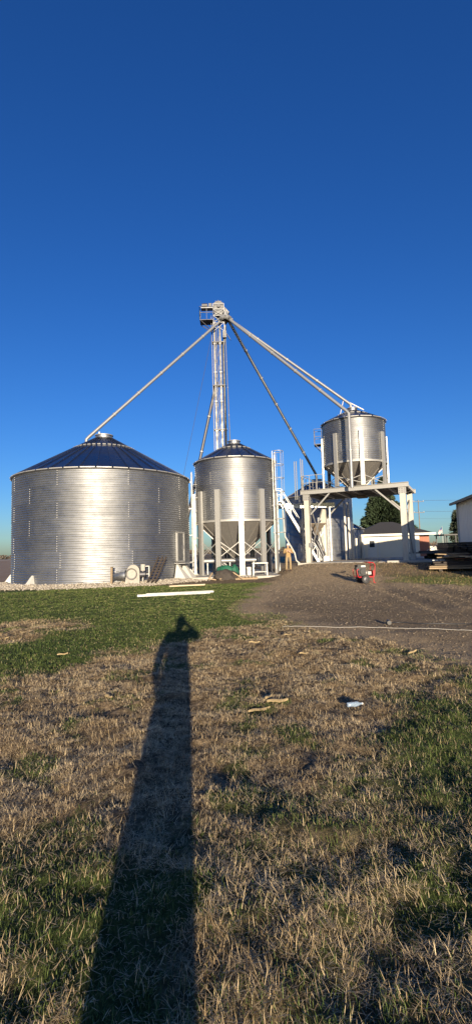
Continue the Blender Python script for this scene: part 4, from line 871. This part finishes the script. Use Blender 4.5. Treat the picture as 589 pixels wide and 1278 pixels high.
for k, (x, y, L, w_, a, lab) in enumerate(((-4.75, 9.6, 0.26, 0.06, 25, 'pale husk at the near edge of the bare patch'), (-2.9, 7.9, 0.17, 0.025, 20, 'pale curled husk left in the lawn corner'), (-0.9, 16.0, 0.24, 0.04, 5, 'far pale husk in the green lawn'), (0.95, 7.2, 0.13, 0.03, -5, 'husk nearest the gravel, mid right'), (0.25, 8.3, 0.20, 0.018, 8, 'slender husk between shadow head and gravel'), (0.9, 9.0, 0.13, 0.04, 10, 'pale husk below the hose end'), (2.6, 7.3, 0.22, 0.03, 32, 'ragged husk at the right end of the dry grass'))):
    husk('corn_husk', lab, x, y, L, w_, a)
bo_s = 0.72; bo = thing('plastic_bottle', 'crushed clear bluish plastic bottle lying in dry grass', 'bottle', (1.14, 4.93, gz(1.14, 4.93) + 0.045), R(12))
MB().tube([(-0.11, 0, 0), (-0.10, 0, 0.0), (-0.05, 0, 0.004), (0.0, 0, -0.002), (0.05, 0, 0.003), (0.075, 0, 0), (0.10, 0, 0), (0.115, 0, 0)], [0.024, 0.034, 0.030, 0.036, 0.033, 0.022, 0.013, 0.013], 14).build('body', M['plastic'], bo, 50); bo.scale = (bo_s,) * 3
MB().tube([(0.112, 0, 0), (0.13, 0, 0)], 0.016, 12).build('cap', M['trim'], bo, 40)

# ------------------------------------------------------------------ people
def person(name, label, loc, rz, J, mats, hat=None, bulk=1.0, scale=1.0):
    """J: joint positions (local, facing -Y... the figure looks along +Y before rz). One skinned body."""
    t = thing(name, label, 'person', loc, rz); t.scale = (scale,) * 3
    V = []; E = []; RA = []
    def chain(pts, start=None):
        prev = start
        for (p, r) in pts:
            V.append(p); RA.append(r); i = len(V) - 1
            if prev is not None: E.append((prev, i))
            prev = i
        return prev
    def mid(a, b, f): return tuple(a[k] + (b[k] - a[k]) * f for k in range(3))
    B_ = bulk; pel = chain([(J['pelvis'], (0.165 * B_, 0.125 * B_))])
    ch = chain([(mid(J['pelvis'], J['chest'], 0.45), (0.155 * B_, 0.118 * B_)), (J['chest'], (0.175 * B_, 0.125 * B_)), (mid(J['chest'], J['neck'], 0.62), (0.13, 0.10))], pel)
    nk = chain([(J['neck'], 0.062), (mid(J['neck'], J['head'], 0.55), 0.066)], ch)
    chain([(mid(J['neck'], J['head'], 0.92), (0.080, 0.095)), (mid(J['neck'], J['head'], 1.25), (0.082, 0.102)), (mid(J['neck'], J['head'], 1.55), (0.06, 0.075))], nk)
    for s in 'LR':
        sh, elb, wr, ha = (J[s + k] for k in ('sh', 'el', 'wr', 'ha'))
        chain([(sh, 0.078 * B_), (mid(sh, elb, 0.5), 0.066 * B_), (elb, 0.056 * B_), (mid(elb, wr, 0.4), 0.056 * B_), (wr, 0.040), (ha, (0.046, 0.022))], ch - 1 + 0)
        hip, kn, an, to = (J[s + k] for k in ('hip', 'kn', 'an', 'to'))
        chain([(hip, 0.105 * B_), (mid(hip, kn, 0.5), 0.092 * B_), (kn, 0.072 * B_ ** 1.6), (mid(kn, an, 0.4), 0.072 * B_ ** 1.6), (an, 0.056 * B_ ** 1.6), ((an[0], an[1] + 0.02, 0.05), 0.052), (to, 0.042)], pel)
    me = bpy.data.meshes.new('skeleton'); me.from_pydata(V, E, []); ob = bpy.data.objects.new('skeleton', me); COL.objects.link(ob)
    sk = ob.modifiers.new('skin', 'SKIN'); sk.use_smooth_shade = True; sk.branch_smoothing = 0.6
    sv = me.skin_vertices[0].data if me.skin_vertices else None
    if sv is None:
        bmx = bmesh.new(); bmx.from_mesh(me); bmx.verts.layers.skin.verify(); bmx.to_mesh(me); bmx.free(); sv = me.skin_vertices[0].data
    for i, r in enumerate(RA): sv[i].radius = r if isinstance(r, tuple) else (r, r); sv[i].use_root = (i == 0)
    ob.modifiers.new('sub', 'SUBSURF').levels = 2; ob.modifiers['sub'].render_levels = 2
    dg = bpy.context.evaluated_depsgraph_get(); body = bpy.data.meshes.new_from_object(ob.evaluated_get(dg)); bpy.data.objects.remove(ob)
    # hands: five bent fingers per hand, plus nose and ears, joined into the same mesh
    ex = MB()
    for s in 'LR':
        ha, wr = Vector(J[s + 'ha']), Vector(J[s + 'wr']); d = (ha - wr).normalized(); side = Vector(J.get(s + 'side', (0, 1, 0))); side = (side - d * side.dot(d)).normalized(); nrm = d.cross(side)
        cu = nrm * (1 if s == 'L' else -1)
        for k, (o, L) in enumerate(((-0.032, 0.06), (-0.011, 0.075), (0.011, 0.08), (0.032, 0.072))):
            b = ha + side * o; ex.tube([b, b + d * L * 0.55, b + d * L * 0.9 + cu * L * 0.35, b + d * L * 0.95 + cu * L * 0.75], [0.0105, 0.0100, 0.009, 0.007], 7)
        b = wr.lerp(ha, 0.45) + side * 0.035; ex.tube([b, b + side * 0.028 + d * 0.025, b + side * 0.034 + d * 0.055 + cu * 0.02, b + side * 0.03 + d * 0.075 + cu * 0.035], [0.013, 0.012, 0.011, 0.008], 7)
    hd = Vector(J['head']); nkv = Vector(J['neck']); fwd = Vector(J.get('face', (0, 1, 0))).normalized(); rt = fwd.cross(Vector((0, 0, 1))).normalized(); up = (hd - nkv).normalized()
    c = nkv.lerp(hd, 1.12)
    ex.tube([c + fwd * 0.085 + up * 0.03, c + fwd * 0.112 - up * 0.005, c + fwd * 0.095 - up * 0.02], [0.008, 0.014, 0.012], 6)
    for q in (-1, 1): ex.tube([c + rt * q * 0.078 + up * 0.02, c + rt * q * 0.092 + up * 0.005 - fwd * 0.01, c + rt * q * 0.082 - up * 0.03], [0.010, 0.015, 0.010], 6)
    exm = ex.mesh('ex', [mats['skin']], True)
    bm = bmesh.new(); bm.from_mesh(body); nbody = len(bm.faces); bm.from_mesh(exm); bm.faces.ensure_lookup_table()
    LW = Vector(J['Lwr']); RW = Vector(J['Rwr']); pz = J['pelvis'][2]; nz_ = J['neck'][2]
    for i, f in enumerate(bm.faces):
        c_ = f.calc_center_median(); f.smooth = True
        if i >= nbody: f.material_index = 0; continue
        hand = any(((c_ - Vector(J[s + 'wr'])).length < 0.13 and (c_ - Vector(J[s + 'wr'])).dot(Vector(J[s + 'ha']) - Vector(J[s + 'wr'])) > -0.0005) for s in 'LR')
        if hand or (c_.z > nz_ + 0.01 and (c_ - Vector(J['head'])).length < 0.25): f.material_index = 0
        elif c_.z < 0.13: f.material_index = 3
        elif c_.z < pz - 0.03 and not any(((c_ - Vector(J[s + k])).length < 0.13) for s in 'LR' for k in ('wr', 'el', 'ha')): f.material_index = 2
        else: f.material_index = 1
    body.materials.clear()
    for k in ('skin', 'top', 'bottom', 'boots'): body.materials.append(mats[k])
    bm.to_mesh(body); bm.free()
    body.name = 'body'; link('body', body, t)
    e = MB()
    for q in (-1, 1): e.lathe([(0.001, -0.011), (0.009, -0.006), (0.011, 0), (0.009, 0.006), (0.001, 0.011)], 8, tuple(c + rt * q * 0.034 + fwd * 0.088 + up * 0.035))
    e.build('eyes', M['black'], t, True)
    MB().tube([c - rt * 0.026 + fwd * 0.086 - up * 0.052, c + fwd * 0.094 - up * 0.052, c + rt * 0.026 + fwd * 0.086 - up * 0.052], [0.004, 0.006, 0.004], 6).build('mouth', mat('lips', (0.30, 0.10, 0.08), 0.6), t, True)
    # hair or knit cap: a shell over the top and back of the head
    m = MB(); n = 20; ct = nkv.lerp(hd, 1.28); prof = [(1.0, -0.055), (1.06, -0.02), (1.02, 0.035), (0.80, 0.080), (0.45, 0.108), (0.02, 0.118)]
    if hat == 'hood': prof = [(0.80, -0.20), (1.05, -0.14), (1.22, -0.07), (1.30, -0.01), (1.24, 0.05), (0.98, 0.10), (0.5, 0.135), (0.02, 0.145)]; n = 24
    for (k, z) in prof:
        for i in range(n):
            a = 2 * math.pi * i / n; front = max(0.0, math.sin(a)); zz = z + (0.035 * front if (z < 0 and hat != 'hood') else 0)
            m.v.append(tuple(ct + rt * (0.086 * k * math.cos(a)) + fwd * (0.108 * k * math.sin(a)) + up * zz))
    m.f = [(i * n + k, i * n + (k + 1) % n, (i + 1) * n + (k + 1) % n, (i + 1) * n + k) for i in range(len(prof) - 1) for k in range(n)]; m.m = [0] * len(m.f)
    m.build('hood' if hat == 'hood' else 'knit_cap', M['navy'] if hat == 'hood' else M['knit'], t, True)
    return t
# worker: arms folded up in front of the chest, facing the camera (built looking along +Y, turned round)
JW = dict(pelvis=(0, 0, 0.95), chest=(0, 0.0, 1.30), neck=(0, 0.0, 1.50), head=(0, 0.02, 1.62),
          Lsh=(-0.19, 0.0, 1.41), Lel=(-0.29, 0.06, 1.14), Lwr=(-0.12, 0.24, 1.20), Lha=(-0.04, 0.27, 1.23), Lside=(0, 0, 1),
          Rsh=(0.19, 0.0, 1.41), Rel=(0.29, 0.06, 1.14), Rwr=(0.14, 0.23, 1.27), Rha=(0.06, 0.26, 1.30), Rside=(0, 0, 1),
          Lhip=(-0.10, 0, 0.90), Lkn=(-0.12, 0.02, 0.50), Lan=(-0.13, -0.02, 0.09), Lto=(-0.15, 0.16, 0.045),
          Rhip=(0.10, 0, 0.90), Rkn=(0.13, 0.03, 0.50), Ran=(0.14, -0.02, 0.09), Rto=(0.17, 0.16, 0.045))
person('person', 'worker in tan jacket and trousers with a pale cap, arms folded, beside the middle bin', (3.22, 30.0, gz(3.22, 30.0) + 0.02), R(186), JW, dict(skin=M['skin'], top=M['tan'], bottom=M['tan2'], boots=M['boot']), 'cap', scale=1.0)
# photographer, standing right behind the camera and casting the long shadow: right hand holds the phone, left arm bent
PX = -0.10; PYo = -0.36
JP = dict(pelvis=(0, 0, 0.96), chest=(0, 0.0, 1.33), neck=(0.01, 0.02, 1.53), head=(0.03, 0.05, 1.65), face=(0.15, 1, 0),
          Rsh=(0.19, 0.0, 1.43), Rel=(0.37, 0.10, 1.34), Rwr=(0.18, 0.225, 1.55), Rha=(0.145, 0.25, 1.60), Rside=(-0.6, 0.1, 0.8),
          Lsh=(-0.19, 0.0, 1.43), Lel=(-0.265, -0.02, 1.14), Lwr=(-0.25, 0.10, 0.94), Lha=(-0.24, 0.15, 0.90), Lside=(0.3, 0.6, 0.6),
          Lhip=(-0.10, 0, 0.91), Lkn=(-0.135, 0.02, 0.50), Lan=(-0.155, -0.03, 0.09), Lto=(-0.18, 0.15, 0.045),
          Rhip=(0.09, 0, 0.91), Rkn=(0.055, 0.02, 0.50), Ran=(0.045, -0.03, 0.09), Rto=(0.06, 0.15, 0.045))
person('person', 'photographer holding up a phone, seen only by the long shadow on the grass', (PX, PYo, gz(PX, PYo)), 0, JP, dict(skin=M['skin'], top=M['navy'], bottom=M['jeans'], boots=M['boot']), 'hood', bulk=1.36)
ph = thing('phone', 'phone held up by the photographer, behind the view', 'phone', (0.0, -0.052, 1.60))
MB().box((0, 0, -0.03), (0.072, 0.008, 0.148)).build('case', M['black'], ph); MB().box((0, -0.0055, -0.03), (0.066, 0.002, 0.140)).build('screen', M['glass'], ph)

# ------------------------------------------------------------------ ground cover
rg = np.random.default_rng(12)
def wedge(n, d0, d1, p, half=40):
    u = rg.random(n); d = (d0 ** (p) + u * (d1 ** p - d0 ** p)) ** (1 / p); a = R(1) * rg.uniform(-half, half, n)
    return d * np.sin(a), d * np.cos(a), d
def blades(name, x, y, L, w, lean, az, bend, base, cbase, ctip, label, cat):
    n = len(x); z = ground_z(x, y) + base
    dirx, diry = np.cos(az), np.sin(az); px_, py_ = -diry, dirx
    th1 = lean; th2 = np.clip(lean + bend, 0, 1.75)
    P0 = np.stack([x, y, z], -1)
    P1 = P0 + np.stack([dirx * np.sin(th1), diry * np.sin(th1), np.cos(th1)], -1) * (L * 0.55)[:, None]
    P2 = P1 + np.stack([dirx * np.sin(th2), diry * np.sin(th2), np.cos(th2)], -1) * (L * 0.45)[:, None]
    S = np.stack([px_, py_, 0 * px_], -1) * w[:, None] / 2
    v = np.stack([P0 - S, P0 + S, P1 + S * 0.8, P1 - S * 0.8, P2], 1).reshape(-1, 3)
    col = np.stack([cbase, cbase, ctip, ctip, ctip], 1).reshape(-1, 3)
    b = np.arange(n)[:, None] * 5
    loops = np.concatenate([b + np.array([[0, 1, 2, 3]]), b + np.array([[3, 2, 4]])], 1).ravel()
    ls = (np.arange(n)[:, None] * 7 + np.array([[0, 4]])).ravel()
    o = link(name, raw_mesh(name, v, loops, ls, col, M['blade'])); tag(o, label, cat, kind='stuff')
def lerp(a, b, t): return a + (b - a) * t[:, None]
C = lambda *c: np.array([c])
# green blades
x, y, d = wedge(760000, 1.0, 25, 1.0); gm = green_mask(x, y); keep = rg.random(len(x)) < gm * (0.75 + 0.25 * fbm(x * 5, y * 5, 77)); x, y, d = x[keep], y[keep], d[keep]
cl = fbm(x * 4.0, y * 4.0, 91); n = len(x); lawnz = sstep(7, 11, y)
L = (0.022 + 0.065 * np.clip(cl - 0.35, 0, 1) + 0.016 * rg.random(n)) * (1.0 - 0.18 * lawnz) * (0.6 + 0.7 * rg.random(n))
w = 0.0027 * (0.6 + 0.8 * rg.random(n)) * np.maximum(1, d / 3.6)
hue = np.clip(fbm(x * 1.2, y * 1.2, 95) * 0.8 + 0.55 * (rg.random(n) - 0.5) + 0.1, 0, 1)
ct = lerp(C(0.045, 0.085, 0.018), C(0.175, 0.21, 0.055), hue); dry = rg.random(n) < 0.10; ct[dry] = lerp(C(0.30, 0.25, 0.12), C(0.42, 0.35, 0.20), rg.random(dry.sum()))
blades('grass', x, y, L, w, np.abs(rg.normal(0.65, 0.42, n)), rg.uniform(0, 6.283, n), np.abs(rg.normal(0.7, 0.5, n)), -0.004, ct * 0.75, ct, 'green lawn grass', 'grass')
# dead straw: flattened, tangled
x, y, d = wedge(980000, 1.1, 16, 1.0); gm = green_mask(x, y); gv = gravel_mask(x, y); k = rg.random(len(x)); keep = k < (1 - gm) * (1 - sstep(0.15, 0.6, gv)) * (0.10 + 0.90 * sstep(0.34, 0.53, 0.55 * fbm(x * 6, y * 6, 101) + 0.45 * fbm(x * 2.2, y * 2.2, 107))) + 0.10 * gm * (y < 7)
x, y, d = x[keep], y[keep], d[keep]; n = len(x)
L = (0.018 + 0.055 * rg.random(n) ** 2.0) * 1.0; w = 0.0023 * (0.6 + 0.8 * rg.random(n)) * np.maximum(1, d / 4.0)
lean = np.clip(rg.normal(1.28, 0.32, n), 0.25, 1.65); sh = np.clip(fbm(x * 2.5, y * 2.5, 111) * 0.9 + 0.7 * (rg.random(n) - 0.5), 0, 1)
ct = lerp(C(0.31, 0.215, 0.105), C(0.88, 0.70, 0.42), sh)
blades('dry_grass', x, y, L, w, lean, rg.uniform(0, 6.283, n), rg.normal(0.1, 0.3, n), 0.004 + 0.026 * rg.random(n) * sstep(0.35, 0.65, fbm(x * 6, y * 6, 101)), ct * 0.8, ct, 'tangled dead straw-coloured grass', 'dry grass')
# taller dry weeds on the verge at the right
x = rg.uniform(5.5, 16, 16000); y = rg.uniform(18.5, 30, 16000); keep = (rg.random(16000) < (1 - gravel_mask(x, y)) * 0.55) & (x < 13.2); x, y = x[keep], y[keep]; n = len(x)
ct = lerp(C(0.13, 0.09, 0.045), C(0.30, 0.22, 0.11), rg.random(n)); g_ = rg.random(n) < 0.25; ct[g_] = C(0.08, 0.10, 0.03)
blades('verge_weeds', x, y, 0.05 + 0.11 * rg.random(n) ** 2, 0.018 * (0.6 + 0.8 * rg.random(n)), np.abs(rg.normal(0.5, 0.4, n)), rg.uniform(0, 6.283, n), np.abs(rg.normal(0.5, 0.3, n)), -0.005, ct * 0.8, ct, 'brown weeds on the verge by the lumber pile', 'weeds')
# crushed stones on the drive and the apron round the widest bin
def stones(name, x, y, s, col, label, z=None):
    n = len(x); z = ground_z(x, y) if z is None else z
    oct_ = np.array([[1, 0, 0], [0, 1, 0], [-1, 0, 0], [0, -1, 0], [0, 0, 0.8], [0, 0, -0.5]], float)
    a = rg.uniform(0, 6.283, n); ca, sa = np.cos(a), np.sin(a)
    p = oct_[None] * (s[:, None, None]) * (0.6 + 0.8 * rg.random((n, 6, 3)))
    q = np.stack([p[..., 0] * ca[:, None] - p[..., 1] * sa[:, None] + x[:, None], p[..., 0] * sa[:, None] + p[..., 1] * ca[:, None] + y[:, None], p[..., 2] * 0.75 + (z + s * 0.15)[:, None]], -1).reshape(-1, 3)
    tri = np.array([[0, 1, 4], [1, 2, 4], [2, 3, 4], [3, 0, 4], [1, 0, 5], [2, 1, 5], [3, 2, 5], [0, 3, 5]])
    loops = (np.arange(n)[:, None, None] * 6 + tri[None]).reshape(-1)
    o = link(name, raw_mesh(name, q, loops, np.arange(0, len(loops), 3), np.repeat(col, 6, 0), M['stone'])); tag(o, label, 'gravel', kind='stuff')
x, y, d = wedge(110000, 5, 33, 1.0); keep = rg.random(len(x)) < gravel_mask(x, y) * 0.9; x, y, d = x[keep], y[keep], d[keep]; n = len(x)
col = lerp(C(0.08, 0.06, 0.04), C(0.27, 0.215, 0.15), rg.random(n) ** 1.5)
stones('gravel_stones', x, y, (0.006 + 0.016 * rg.random(n) ** 4) * np.maximum(1, d / 12), col, 'loose crushed stone on the drive')
n = 16000; a = rg.uniform(-1.9, 1.9, n); r = 5.75 + np.abs(rg.normal(0, 0.62, n)); th = math.asin(8.6 / math.hypot(8.6, 30.8))
lx, ly = r * np.sin(a), -r * np.cos(a); X = -8.6 + lx * math.cos(th) - ly * math.sin(th); Y = 30.8 + lx * math.sin(th) + ly * math.cos(th)
zz = ground_z(X, Y) + np.clip(0.16 * (1 - (r - 5.75) / 1.1), 0, 0.16) * rg.random(n)
col = lerp(C(0.20, 0.17, 0.13), C(0.50, 0.45, 0.37), rg.random(n))
stones('apron_stones', X, Y, 0.03 + 0.04 * rg.random(n), col, 'pale stones heaped round the foot of the widest bin', zz)
